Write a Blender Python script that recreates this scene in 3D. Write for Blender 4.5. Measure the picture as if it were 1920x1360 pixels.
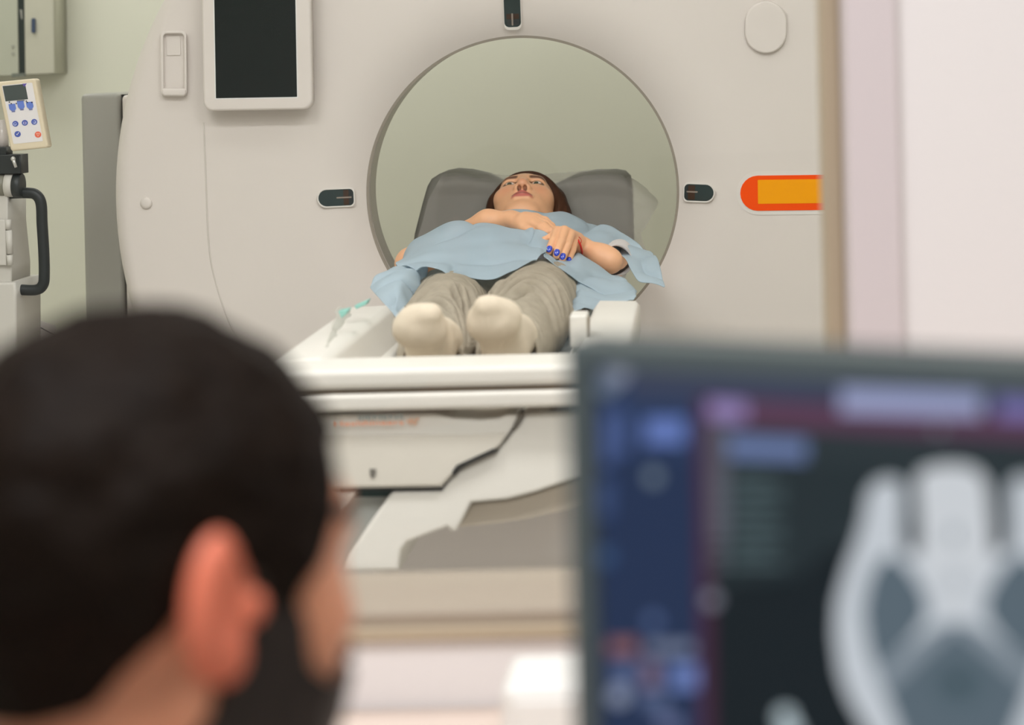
import bpy, bmesh, math, random
import numpy as np
from mathutils import Vector, Matrix, noise

random.seed(7)
for o in list(bpy.data.objects):
    bpy.data.objects.remove(o, do_unlink=True)
scene = bpy.context.scene
COL = scene.collection

# ------------------------------------------------------------------ camera
F_PX = 3700.0
PPX, PPY = 1300.0, 120.0          # where the line of sight parallel to the table meets the picture
ROLL = math.radians(1.3)
CAM = Vector((0.0, 0.0, 1.32))
R_AX = Vector((math.cos(ROLL), 0, -math.sin(ROLL)))
U_AX = Vector((math.sin(ROLL), 0, math.cos(ROLL)))
F_AX = Vector((0, 1, 0))
cam_d = bpy.data.cameras.new('camera')
cam = bpy.data.objects.new('camera', cam_d)
COL.objects.link(cam)
cam_d.sensor_width = 36.0
cam_d.sensor_fit = 'HORIZONTAL'
cam_d.lens = 36.0 * F_PX / 1920.0
cam_d.shift_x = (960 - PPX) / 1920.0
cam_d.shift_y = -(680 - PPY) / 1920.0
cam_d.clip_start = 0.05
cam.matrix_world = Matrix(((R_AX.x, U_AX.x, -F_AX.x, CAM.x),
                           (R_AX.y, U_AX.y, -F_AX.y, CAM.y),
                           (R_AX.z, U_AX.z, -F_AX.z, CAM.z),
                           (0, 0, 0, 1)))
cam_d.dof.use_dof = True
cam_d.dof.focus_distance = 4.25
cam_d.dof.aperture_fstop = 3.3
scene.camera = cam

def P(x, y, Y):
    """place of a picture point at the distance Y from the camera wall"""
    u = (x - PPX) / F_PX
    v = -(y - PPY) / F_PX
    return CAM + Y * (R_AX * u + U_AX * v + F_AX)

# ------------------------------------------------------------------ light
world = bpy.data.worlds.new('world')
scene.world = world
world.use_nodes = True
world.node_tree.nodes['Background'].inputs[0].default_value = (0.9, 0.93, 1.0, 1)
world.node_tree.nodes['Background'].inputs[1].default_value = 0.15

def area(name, loc, size, power, color=(0.985, 0.99, 1.0), rot=(0, 0, 0)):
    l = bpy.data.lights.new(name, 'AREA')
    l.shape = 'RECTANGLE'; l.size = size[0]; l.size_y = size[1]
    l.energy = power; l.color = color
    o = bpy.data.objects.new(name, l)
    o.location = loc; o.rotation_euler = rot
    COL.objects.link(o)
    return o
# ceiling luminaires of the scanner room, with one added lamp at the left back
area('ceiling_light_scan', (-1.3, 2.30, 2.74), (1.2, 0.3), 19)
area('ceiling_light_scan', (0.4, 2.30, 2.74), (1.2, 0.3), 19)
area('ceiling_light_scan', (-1.3, 3.5, 2.74), (1.2, 0.4), 4)
area('ceiling_light_scan', (0.4, 3.5, 2.74), (1.2, 0.4), 4)
area('ceiling_light_scan', (-2.3, 5.3, 2.74), (0.6, 1.2), 13)  # added lamp that brightens the left wall and the cabinet
area('ceiling_light_scan', (-0.9, 5.75, 2.74), (1.2, 0.5), 9)
area('ceiling_light_scan', (0.6, 5.75, 2.74), (1.2, 0.5), 9)
# ceiling luminaires of the control room
area('ceiling_light_control', (0.55, 0.55, 2.64), (0.6, 0.9), 13, (0.985, 0.985, 1.0))
area('ceiling_light_control', (-0.45, 0.35, 2.64), (0.6, 0.9), 34, (0.985, 0.985, 1.0))

vs = scene.view_settings
vs.view_transform = 'Standard'
vs.look = 'None'
vs.gamma = 1.0
vs.exposure = 0.0
vs.use_curve_mapping = False
scene.cycles.use_denoising = True
scene.cycles.max_bounces = 10
scene.cycles.transparent_max_bounces = 16

# ------------------------------------------------------------------ materials
def lin(c):
    return tuple(((v / 255) / 12.92 if v <= 10 else ((v / 255 + 0.055) / 1.055) ** 2.4) for v in c)

MATS = {}
def mat(name, rgb, rough=0.5, metal=0.0, spec=0.5, sss=0.0, grain=0.0, gscale=40.0, bump=0.0, bscale=200.0,
        trans=0.0, emit=None, estr=1.0, coat=0.0, alpha=1.0, stretch=None):
    if name in MATS:
        return MATS[name]
    m = bpy.data.materials.new(name); m.use_nodes = True
    nt = m.node_tree; b = nt.nodes['Principled BSDF']; out = nt.nodes['Material Output']
    col = lin(rgb) + (1,)
    b.inputs['Base Color'].default_value = col
    b.inputs['Roughness'].default_value = rough
    b.inputs['Metallic'].default_value = metal
    b.inputs['Specular IOR Level'].default_value = spec
    b.inputs['Coat Weight'].default_value = coat
    if sss:
        b.inputs['Subsurface Weight'].default_value = sss
        b.inputs['Subsurface Radius'].default_value = (0.012, 0.005, 0.003)
        b.inputs['Subsurface Scale'].default_value = 0.6
    if emit is not None:
        b.inputs['Emission Color'].default_value = lin(emit) + (1,)
        b.inputs['Emission Strength'].default_value = estr
    if grain or bump:
        tc = nt.nodes.new('ShaderNodeTexCoord')
        mp = nt.nodes.new('ShaderNodeMapping')
        nt.links.new(tc.outputs['Object'], mp.inputs['Vector'])
        if stretch: mp.inputs['Scale'].default_value = stretch
    if grain:
        n = nt.nodes.new('ShaderNodeTexNoise'); n.inputs['Scale'].default_value = gscale
        n.inputs['Detail'].default_value = 5
        nt.links.new(mp.outputs[0], n.inputs['Vector'])
        mx = nt.nodes.new('ShaderNodeMix'); mx.data_type = 'RGBA'
        c = lin(rgb)
        mx.inputs[6].default_value = tuple(v * (1 - grain) for v in c) + (1,)
        mx.inputs[7].default_value = tuple(min(1, v * (1 + grain)) for v in c) + (1,)
        nt.links.new(n.outputs['Fac'], mx.inputs[0])
        nt.links.new(mx.outputs[2], b.inputs['Base Color'])
    if bump:
        n2 = nt.nodes.new('ShaderNodeTexNoise'); n2.inputs['Scale'].default_value = bscale
        nt.links.new(mp.outputs[0], n2.inputs['Vector'])
        bp = nt.nodes.new('ShaderNodeBump'); bp.inputs['Strength'].default_value = bump
        bp.inputs['Distance'].default_value = 0.002
        nt.links.new(n2.outputs['Fac'], bp.inputs['Height'])
        nt.links.new(bp.outputs[0], b.inputs['Normal'])
    if trans or alpha < 1:
        # thin cloth: some light passes diffused, some straight through the weave
        tr = nt.nodes.new('ShaderNodeBsdfTranslucent'); tr.inputs['Color'].default_value = col
        ms = nt.nodes.new('ShaderNodeMixShader'); ms.inputs[0].default_value = trans
        nt.links.new(b.outputs[0], ms.inputs[1]); nt.links.new(tr.outputs[0], ms.inputs[2])
        tp = nt.nodes.new('ShaderNodeBsdfTransparent')
        ma = nt.nodes.new('ShaderNodeMixShader'); ma.inputs[0].default_value = alpha
        nt.links.new(tp.outputs[0], ma.inputs[1]); nt.links.new(ms.outputs[0], ma.inputs[2])
        nt.links.new(ma.outputs[0], out.inputs['Surface'])
    MATS[name] = m
    return m

def tint_mat(name, base, tints, rough=0.5, sss=0.0, bump=0.0, bscale=300.0, grain=0.05):
    """base colour with coloured zones carried by point attributes (lips, brows, painted shade of the face, soiled soles)"""
    m = mat(name, base, rough, sss=sss, grain=grain, gscale=60, bump=bump, bscale=bscale)
    nt = m.node_tree; b = nt.nodes['Principled BSDF']
    src = b.inputs['Base Color'].links[0].from_socket if b.inputs['Base Color'].links else None
    for att, rgb in tints:
        a = nt.nodes.new('ShaderNodeAttribute'); a.attribute_name = att
        mx = nt.nodes.new('ShaderNodeMix'); mx.data_type = 'RGBA'
        nt.links.new(a.outputs['Fac'], mx.inputs[0])
        if src: nt.links.new(src, mx.inputs[6])
        else: mx.inputs[6].default_value = lin(base) + (1,)
        mx.inputs[7].default_value = lin(rgb) + (1,)
        src = mx.outputs[2]
    nt.links.new(src, b.inputs['Base Color'])
    return m

def emis(name, rgb, s=1.0):
    if name in MATS: return MATS[name]
    m = bpy.data.materials.new(name); m.use_nodes = True
    nt = m.node_tree; b = nt.nodes['Principled BSDF']
    b.inputs['Base Color'].default_value = (0.01, 0.01, 0.012, 1)
    b.inputs['Roughness'].default_value = 0.5
    b.inputs['Specular IOR Level'].default_value = 0.08
    b.inputs['Emission Color'].default_value = lin(rgb) + (1,)
    b.inputs['Emission Strength'].default_value = s
    MATS[name] = m
    return m

WHITE = mat('gantry_white', (226, 219, 211), 0.42, grain=0.012, gscale=6)
WHITE2 = mat('table_white', (228, 224, 215), 0.4, grain=0.012, gscale=6)
WALLP = mat('scan_wall_paint', (224, 224, 207), 0.75, grain=0.02, gscale=3, bump=0.05)
CWALL = mat('control_wall_paint', (243, 239, 239), 0.8, grain=0.008, gscale=2, bump=0.04)
TRIMP = mat('casing_paint', (222, 212, 215), 0.55, grain=0.01, gscale=5)
FRAMEM = mat('window_frame_beige', (188, 172, 148), 0.5, grain=0.02, gscale=10)
SILLM = mat('sill_beige', (168, 154, 138), 0.5, grain=0.02, gscale=10)
FLOORM = mat('floor_vinyl', (214, 209, 200), 0.4, grain=0.05, gscale=12)
CEILM = mat('ceiling_white', (238, 236, 230), 0.9, grain=0.01, gscale=6)
GREYP = mat('gantry_grey', (164, 163, 154), 0.45, grain=0.015, gscale=6)
GREYL = mat('plinth_grey', (218, 212, 208), 0.5, grain=0.015, gscale=5)
DARKGAP = mat('gap_dark', (40, 40, 38), 0.8)
LINER = mat('bore_liner', (190, 184, 172), 0.35)
RINGM = mat('bore_ring_grey', (150, 142, 128), 0.4)
GLASSD = mat('dark_display_glass', (14, 26, 24), 0.08, spec=0.35)
BLACKP = mat('black_plastic', (30, 38, 38), 0.42)
BLACKM = mat('black_rubber', (24, 32, 33), 0.5)
SILVER = mat('silver', (205, 205, 200), 0.3, metal=0.6)
CREAM = mat('cream_plastic', (228, 215, 186), 0.45)
PLATE = mat('keypad_white', (236, 233, 232), 0.4)
ORANGE = mat('label_orange', (255, 82, 0), 0.6, spec=0.2)
YELLOW = mat('label_yellow', (255, 168, 0), 0.6, spec=0.2)

# ------------------------------------------------------------------ mesh helpers
def wloc(o):
    v = Vector((0, 0, 0))
    while o is not None:
        v = v + o.location
        o = o.parent
    return v

def mk(name, verts, faces, m, parent=None, smooth=True, base=None, label=None):
    """one mesh object from points given in room coordinates"""
    me = bpy.data.meshes.new(name)
    off = wloc(parent) if parent else Vector((0, 0, 0))
    if base is not None: off = off + (Vector(base) - off)
    v = np.asarray([tuple(p) for p in verts], dtype=np.float32) if not isinstance(verts, np.ndarray) else verts.astype(np.float32)
    v = v - np.array(tuple(off), dtype=np.float32)
    if isinstance(faces, np.ndarray):
        nf, k = faces.shape
        me.vertices.add(len(v)); me.vertices.foreach_set('co', v.ravel())
        me.loops.add(nf * k); me.loops.foreach_set('vertex_index', faces.astype(np.int32).ravel())
        me.polygons.add(nf); me.polygons.foreach_set('loop_start', np.arange(0, nf * k, k, dtype=np.int32))
        me.update(calc_edges=True)
    else:
        me.from_pydata([tuple(map(float, p)) for p in v], [], faces)
    me.validate()
    me.materials.append(m)
    if smooth:
        me.polygons.foreach_set('use_smooth', [True] * len(me.polygons))
    o = bpy.data.objects.new(name, me)
    COL.objects.link(o)
    if parent:
        o.parent = parent
        if base is not None: o.location = Vector(base) - wloc(parent)
    elif base is not None:
        o.location = base
    if label: o['label'] = label
    return o

def tag(o, label, cat=None, group=None, kind=None):
    o['label'] = label
    if cat: o['category'] = cat
    if group: o['group'] = group
    if kind: o['kind'] = kind
    return o

def struct(o, label=None):
    o['kind'] = 'structure'
    if label: o['label'] = label
    return o

def empty(name, loc, label, cat, kind=None):
    o = bpy.data.objects.new(name, None)
    o.location = loc; o.empty_display_size = 0.05
    COL.objects.link(o)
    tag(o, label, cat, kind=kind)
    return o

def from_bm(bm, name, m, parent=None, smooth=False, base=None, label=None):
    bm.verts.index_update()
    bmesh.ops.recalc_face_normals(bm, faces=bm.faces[:])
    verts = [v.co.copy() for v in bm.verts]
    faces = [[v.index for v in f.verts] for f in bm.faces]
    bm.free()
    o = mk(name, verts, faces, m, parent, smooth, base, label)
    if smooth:
        md = o.modifiers.new('wn', 'WEIGHTED_NORMAL'); md.keep_sharp = False
    return o

def box(name, lo, hi, m, parent=None, bevel=0.004, seg=3, base=None, label=None, rot=None):
    lo = Vector(lo); hi = Vector(hi)
    bm = bmesh.new()
    bmesh.ops.create_cube(bm, size=1.0)
    s = hi - lo; c = (hi + lo) / 2
    for v in bm.verts:
        v.co = Vector((v.co.x * s.x, v.co.y * s.y, v.co.z * s.z))
    if bevel > 0:
        bmesh.ops.bevel(bm, geom=bm.edges[:], offset=min(bevel, min(s) * 0.45), segments=seg, profile=0.5, affect='EDGES')
    for v in bm.verts:
        co = v.co
        if rot is not None: co = rot @ co
        v.co = co + c
    return from_bm(bm, name, m, parent, True, base, label)

def prism_pts(name, pts, dirv, m, parent=None, bevel=0.0, seg=3, base=None, label=None):
    """closed outline (points in the room) given thickness along dirv"""
    bm = bmesh.new()
    a = [bm.verts.new(p) for p in pts]
    b = [bm.verts.new(Vector(p) + Vector(dirv)) for p in pts]
    n = len(pts)
    f0 = bm.faces.new(a); f1 = bm.faces.new(b[::-1])
    for i in range(n):
        bm.faces.new((a[i], b[i], b[(i + 1) % n], a[(i + 1) % n]))
    bmesh.ops.recalc_face_normals(bm, faces=bm.faces[:])
    if bevel > 0:
        es = [e for e in f0.edges]
        bmesh.ops.bevel(bm, geom=es, offset=bevel, segments=seg, profile=0.5, affect='EDGES', clamp_overlap=True)
    big = [f for f in bm.faces if len(f.verts) > 4]
    bmesh.ops.triangulate(bm, faces=big)
    return from_bm(bm, name, m, parent, bevel > 0, base, label)

def slope_y(y, off=0.0):
    """distance of the leaning pedestal front at picture height y"""
    i0, i1 = 1 / 2.880, 1 / 2.852
    return 1 / (i0 + (i1 - i0) * (y - 770) / 302.0) + off
def lean(name, px, off, depth, m, parent=None, bevel=0.0, label=None):
    return prism_pts(name, [P(x, y, slope_y(y, off)) for x, y in px], (0, depth, 0), m, parent, bevel, label=label)

def prism(name, px, Y, depth, m, parent=None, bevel=0.0, seg=3, base=None, label=None):
    return prism_pts(name, [P(x, y, Y) for x, y in px], (0, depth, 0), m, parent, bevel, seg, base, label)

def rrect(x0, y0, x1, y1, r, n=6):
    pts = []
    for cx, cy, a0 in ((x1 - r, y0 + r, -90), (x1 - r, y1 - r, 0), (x0 + r, y1 - r, 90), (x0 + r, y0 + r, 180)):
        for i in range(n + 1):
            a = math.radians(a0 + 90 * i / n)
            pts.append((cx + r * math.cos(a), cy + r * math.sin(a)))
    return pts

def circ(cx, cy, r, n=28, ry=None):
    ry = r if ry is None else ry
    return [(cx + r * math.cos(2 * math.pi * i / n), cy + ry * math.sin(2 * math.pi * i / n)) for i in range(n)]

def turn(pts, cx, cy, deg):
    a = math.radians(deg); c, s = math.cos(a), math.sin(a)
    return [(cx + (x - cx) * c - (y - cy) * s, cy + (x - cx) * s + (y - cy) * c) for x, y in pts]

def catmull(pts, n):
    pts = [np.array(tuple(p), float) for p in pts]
    ext = [2 * pts[0] - pts[1]] + pts + [2 * pts[-1] - pts[-2]]
    m = len(pts) - 1
    out = []
    for k in range(n):
        t = k / (n - 1) * m
        i = min(int(t), m - 1); f = t - i
        p0, p1, p2, p3 = ext[i:i + 4]
        out.append(0.5 * ((2 * p1) + (-p0 + p2) * f + (2 * p0 - 5 * p1 + 4 * p2 - p3) * f * f + (-p0 + 3 * p1 - 3 * p2 + p3) * f ** 3))
    return out

def tube_geo(pts, rad, seg=14, n=None):
    pts = [Vector(p) for p in (catmull(pts, n) if n else pts)]
    k = len(pts)
    rs = rad if isinstance(rad, (list, tuple)) else [rad] * k
    if len(rs) != k:
        rs = list(np.interp(np.linspace(0, 1, k), np.linspace(0, 1, len(rs)), rs))
    verts = []; faces = []
    prev = None
    for i, p in enumerate(pts):
        t = (pts[min(i + 1, k - 1)] - pts[max(i - 1, 0)]).normalized()
        if prev is None:
            a = t.orthogonal().normalized()
        else:
            a = (prev - t * prev.dot(t)).normalized()
        prev = a; b = t.cross(a)
        for j in range(seg):
            an = 2 * math.pi * j / seg
            verts.append(p + (a * math.cos(an) + b * math.sin(an)) * rs[i])
    for i in range(k - 1):
        for j in range(seg):
            faces.append((i * seg + j, i * seg + (j + 1) % seg, (i + 1) * seg + (j + 1) % seg, (i + 1) * seg + j))
    faces.append(tuple(range(seg))[::-1]); faces.append(tuple((k - 1) * seg + j for j in range(seg)))
    return verts, faces

def tube(name, pts, rad, m, parent=None, seg=14, n=None, base=None, label=None):
    v, f = tube_geo(pts, rad, seg, n)
    return mk(name, v, f, m, parent, True, base, label)

def lathe(name, prof, c, m, parent=None, seg=128, closed=True, base=None, label=None):
    """profile of (radius, Y) turned about the bore axis"""
    verts = []; faces = []; k = len(prof)
    for j in range(seg):
        a = 2 * math.pi * j / seg
        for r, y in prof:
            verts.append((c.x + r * math.cos(a), y, c.z + r * math.sin(a)))
    rng = k if closed else k - 1
    for j in range(seg):
        for i in range(rng):
            a0 = j * k + i; a1 = j * k + (i + 1) % k
            b0 = ((j + 1) % seg) * k + i; b1 = ((j + 1) % seg) * k + (i + 1) % k
            faces.append((a0, a1, b1, b0))
    o = mk(name, verts, faces, m, parent, True, base, label)
    o.data.update()
    bm = bmesh.new(); bm.from_mesh(o.data); bmesh.ops.recalc_face_normals(bm, faces=bm.faces[:])
    for e in bm.edges:
        if len(e.link_faces) == 2 and e.calc_face_angle(0) > 0.6: e.smooth = False
    bm.to_mesh(o.data); bm.free()
    return o

def patch_geo(rows, nu, nv, wr=0.0, wscale=12.0, seed=0.0, raw=False):
    """cloth: rows of (x, y, distance) control points, smoothly filled, with soft creases"""
    R = [[(Vector(p) if raw else P(*p)) for p in row] for row in rows]
    fine = [catmull(r, nu) for r in R]
    cols = [catmull([fine[i][j] for i in range(len(fine))], nv) for j in range(nu)]
    G = np.array(cols).transpose(1, 0, 2)          # nv, nu, 3
    du = np.gradient(G, axis=1); dv = np.gradient(G, axis=0)
    N = np.cross(du, dv); N /= (np.linalg.norm(N, axis=2, keepdims=True) + 1e-9)
    if wr:
        for i in range(nv):
            for j in range(nu):
                p = Vector(G[i, j]) * wscale + Vector((seed, seed * 2, 0))
                w = 2.0 * max(0.0, 1 - abs(noise.noise(p)) * 2.4) ** 2.5 - 0.5
                w2 = noise.noise(p * 2.3 + Vector((7, 3, 1)))
                G[i, j] += N[i, j] * wr * (w * 0.7 + w2 * 0.5)
    verts = G.reshape(-1, 3)
    faces = [(i * nu + j, i * nu + j + 1, (i + 1) * nu + j + 1, (i + 1) * nu + j) for i in range(nv - 1) for j in range(nu - 1)]
    return verts, faces

def join_geo(gs):
    V = []; Fc = []; o = 0
    for v, f in gs:
        v = np.array([tuple(p) for p in v], float)
        V.append(v); Fc += [tuple(int(i) + o for i in q) for q in f]; o += len(v)
    return np.concatenate(V), Fc

def solid(o, t, off=0.0):
    md = o.modifiers.new('thickness', 'SOLIDIFY'); md.thickness = t; md.offset = off
    return o

# ------------------------------------------------------------------ modelling in a distance field
class Field:
    def __init__(s, lo, hi, h):
        s.lo = np.array(lo, float); s.h = h
        s.n = np.ceil((np.array(hi) - s.lo) / h).astype(int) + 1
        s.F = np.full(tuple(s.n), 0.2, np.float32)
        s.ax = [(s.lo[i] + h * np.arange(s.n[i])).astype(np.float32) for i in range(3)]
    def win(s, lo, hi):
        a = np.clip(np.floor((np.array(lo) - s.lo) / s.h).astype(int), 0, s.n)
        b = np.clip(np.ceil((np.array(hi) - s.lo) / s.h).astype(int) + 1, 0, s.n)
        return tuple(slice(int(i), int(j)) for i, j in zip(a, b))
    def xyz(s, w):
        return (s.ax[0][w[0]][:, None, None], s.ax[1][w[1]][None, :, None], s.ax[2][w[2]][None, None, :])
    def comb(s, w, d, k, sub):
        a = s.F[w]
        if sub:
            d = -d
            hh = np.maximum(k - np.abs(a - d), 0) / k
            s.F[w] = np.maximum(a, d) + hh * hh * k * 0.25
        else:
            hh = np.maximum(k - np.abs(a - d), 0) / k
            s.F[w] = np.minimum(a, d) - hh * hh * k * 0.25
    def ell(s, c, r, k=0.01, sub=False, rot=None):
        c = np.array(tuple(c), float); r = np.array(r if hasattr(r, '__len__') else (r, r, r), float)
        m = max(r) + k + 0.02
        w = s.win(c - m, c + m); x, y, z = s.xyz(w)
        x = x - c[0]; y = y - c[1]; z = z - c[2]
        if rot is not None:
            M = np.array(rot).T
            x, y, z = (M[0, 0] * x + M[0, 1] * y + M[0, 2] * z, M[1, 0] * x + M[1, 1] * y + M[1, 2] * z, M[2, 0] * x + M[2, 1] * y + M[2, 2] * z)
        k0 = np.sqrt((x / r[0]) ** 2 + (y / r[1]) ** 2 + (z / r[2]) ** 2) + 1e-6
        k1 = np.sqrt((x / r[0] ** 2) ** 2 + (y / r[1] ** 2) ** 2 + (z / r[2] ** 2) ** 2) + 1e-6
        s.comb(w, (k0 * (k0 - 1) / k1).astype(np.float32), k, sub)
    def cap(s, a, b, ra, rb, k=0.01, sub=False, flat=None):
        a = np.array(tuple(a), float); b = np.array(tuple(b), float)
        m = max(ra, rb) + k + 0.02
        w = s.win(np.minimum(a, b) - m, np.maximum(a, b) + m); x, y, z = s.xyz(w)
        d = b - a; L = (d ** 2).sum() + 1e-12
        t = np.clip(((x - a[0]) * d[0] + (y - a[1]) * d[1] + (z - a[2]) * d[2]) / L, 0, 1)
        qx = x - a[0] - t * d[0]; qy = y - a[1] - t * d[1]; qz = z - a[2] - t * d[2]
        q = qx * qx + qy * qy + qz * qz
        if flat is not None:            # (direction, factor): squeezed across this direction
            u, f = np.array(tuple(flat[0]), float), flat[1]
            pr = qx * u[0] + qy * u[1] + qz * u[2]
            q = q + pr * pr * (f * f - 1)
        s.comb(w, (np.sqrt(q) - (ra + t * (rb - ra))).astype(np.float32), k, sub)
    def mesh(s, F=None):
        F = s.F if F is None else F
        S = F < 0
        c = [S[i:S.shape[0] - 1 + i, j:S.shape[1] - 1 + j, k:S.shape[2] - 1 + k] for i in (0, 1) for j in (0, 1) for k in (0, 1)]
        anyi = c[0].copy(); alli = c[0].copy()
        for q in c[1:]:
            anyi |= q; alli &= q
        act = anyi & ~alli
        I = np.argwhere(act)
        idx = np.full(act.shape, -1, np.int64); idx[act] = np.arange(len(I))
        offs = np.array([(i, j, k) for i in (0, 1) for j in (0, 1) for k in (0, 1)])
        vals = np.stack([F[I[:, 0] + o[0], I[:, 1] + o[1], I[:, 2] + o[2]] for o in offs], 1).astype(np.float64)
        acc = np.zeros((len(I), 3)); cnt = np.zeros(len(I))
        for a in range(8):
            for b in range(a + 1, 8):
                if np.abs(offs[a] - offs[b]).sum() != 1: continue
                va, vb = vals[:, a], vals[:, b]
                cr = (va < 0) != (vb < 0)
                t = np.where(cr, va / np.where(np.abs(va - vb) < 1e-9, 1, va - vb), 0)
                p = offs[a] + t[:, None] * (offs[b] - offs[a])
                acc[cr] += p[cr]; cnt[cr] += 1
        V = s.lo + s.h * (I + acc / np.maximum(cnt, 1)[:, None])
        quads = []
        for ax in range(3):
            o1, o2 = [(1, 2), (2, 0), (0, 1)][ax]
            sl0 = [slice(None)] * 3; sl1 = [slice(None)] * 3
            sl0[ax] = slice(0, -1); sl1[ax] = slice(1, None)
            A, B = S[tuple(sl0)], S[tuple(sl1)]
            ch = A != B
            E = np.argwhere(ch)
            ok = (E[:, o1] > 0) & (E[:, o2] > 0) & (E[:, o1] < S.shape[o1] - 1) & (E[:, o2] < S.shape[o2] - 1)
            E = E[ok]
            ins = A[E[:, 0], E[:, 1], E[:, 2]]
            def cell(d1, d2):
                q = E.copy(); q[:, o1] -= d1; q[:, o2] -= d2
                return idx[q[:, 0], q[:, 1], q[:, 2]]
            q = np.stack([cell(1, 1), cell(0, 1), cell(0, 0), cell(1, 0)], 1)
            q[~ins] = q[~ins][:, ::-1]
            quads.append(q)
        Q = np.concatenate(quads)
        return V, Q[(Q >= 0).all(1)]

def sstep(x, a, b):
    t = np.clip((x - a) / (b - a), 0, 1)
    return t * t * (3 - 2 * t)

def set_attr(o, name, arr):
    a = o.data.attributes.new(name, 'FLOAT', 'POINT')
    a.data.foreach_set('value', np.asarray(arr, np.float32))

# ================================================================== the rooms
YW0, YW1 = 1.90, 2.04             # partition between control room and scanner room
XL, XR, YB, YC = -3.3, 2.2, 6.35, -1.6
HC = 2.75
struct(box('floor', (XL, YC, -0.1), (XR, YB, 0), FLOORM, bevel=0), 'grey vinyl floor')
struct(box('ceiling', (XL, YC, HC), (XR, YB, HC + 0.1), CEILM, bevel=0), 'white ceiling')
struct(box('wall_back', (XL, YB, -0.1), (XR, YB + 0.1, HC + 0.1), WALLP, bevel=0), 'pale green grey wall behind the scanner')
struct(box('wall_left', (XL - 0.1, YC, -0.1), (XL, YB + 0.1, HC + 0.1), WALLP, bevel=0), 'pale side wall of the scanner room')
struct(box('wall_right', (XR, YC, -0.1), (XR + 0.1, YB + 0.1, HC + 0.1), WALLP, bevel=0), 'pale side wall')
struct(box('wall_rear', (XL, YC - 0.1, -0.1), (XR, YC, HC + 0.1), CWALL, bevel=0), 'white wall behind the operators')

# window opening in the partition, measured on the frame
WX1 = P(1583, 600, 1.98).x        # right edge of the glass frame
WX0 = -1.75
WZ0 = P(850, 1172, 1.93).z        # underside of the sill
WZ1 = 2.1
TRW = P(1692, 600, 1.90).x        # outer edge of the white casing
def wall_piece(lo, hi):
    bm = bmesh.new(); bmesh.ops.create_cube(bm, size=1)
    lo = Vector(lo); hi = Vector(hi)
    for v in bm.verts: v.co = Vector([(lo[i] + hi[i]) / 2 + v.co[i] * (hi[i] - lo[i]) for i in range(3)])
    return [v.co.copy() for v in bm.verts], [[v.index for v in f.verts] for f in bm.faces]
gs = [wall_piece((XL, YW0, 0), (XR, YW1, WZ0)), wall_piece((XL, YW0, WZ1), (XR, YW1, HC)),
      wall_piece((XL, YW0, WZ0), (WX0, YW1, WZ1)), wall_piece((WX1 + 0.004, YW0, WZ0), (XR, YW1, WZ1))]
v, f = join_geo(gs)
wp = struct(mk('wall_partition', v, f, CWALL, smooth=False), 'white control room wall around the viewing window')
bm = bmesh.new(); bm.from_mesh(wp.data); bmesh.ops.recalc_face_normals(bm, faces=bm.faces[:]); bm.to_mesh(wp.data); bm.free()

win = empty('window_1', ((WX0 + WX1) / 2, 1.98, WZ0), 'wide viewing window in a beige frame between control room and scanner', None, 'structure')
fw = P(1583, 600, 1.98).x - P(1548, 600, 1.98).x
zs = P(850, 1140, 1.90).z
box('window_frame', (WX1 - fw, 1.955, WZ0), (WX1, 2.02, WZ1), FRAMEM, win, 0.004)
box('window_frame', (WX0, 1.955, WZ0), (WX0 + fw, 2.02, WZ1), FRAMEM, win, 0.004)
box('window_frame', (WX0, 1.955, WZ1 - 0.03), (WX1, 2.02, WZ1), FRAMEM, win, 0.004)
box('window_sill', (WX0 - 0.03, 1.893, WZ0 - 0.002), (WX1 + 0.01, 2.045, zs), SILLM, win, 0.006)
box('sill_edge', (WX0 - 0.03, 1.889, WZ0 - 0.004), (WX1 + 0.012, 1.896, WZ0 + 0.010), FRAMEM, win, 0.003)
# the pane
gm = bpy.data.materials.new('window_glass'); gm.use_nodes = True
nt = gm.node_tree; nt.nodes.remove(nt.nodes['Principled BSDF'])
tr = nt.nodes.new('ShaderNodeBsdfTransparent'); tr.inputs[0].default_value = (0.985, 0.992, 0.985, 1)
gl = nt.nodes.new('ShaderNodeBsdfGlossy'); gl.inputs['Roughness'].default_value = 0.0
fr = nt.nodes.new('ShaderNodeFresnel'); fr.inputs[0].default_value = 1.35
mx = nt.nodes.new('ShaderNodeMixShader')
nt.links.new(fr.outputs[0], mx.inputs[0]); nt.links.new(tr.outputs[0], mx.inputs[1]); nt.links.new(gl.outputs[0], mx.inputs[2])
nt.links.new(mx.outputs[0], nt.nodes['Material Output'].inputs[0])
mk('window_pane', [(WX0 + 0.01, 1.985, zs), (WX1 - 0.01, 1.985, zs), (WX1 - 0.01, 1.985, WZ1 - 0.01), (WX0 + 0.01, 1.985, WZ1 - 0.01)],
   [(0, 1, 2, 3)], gm, win, smooth=False)
tr1 = struct(box('trim_1', (WX1, 1.885, WZ0 - 0.004), (TRW, 1.965, WZ1 + 0.06), TRIMP, bevel=0.004), 'white casing beside the window')

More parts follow.
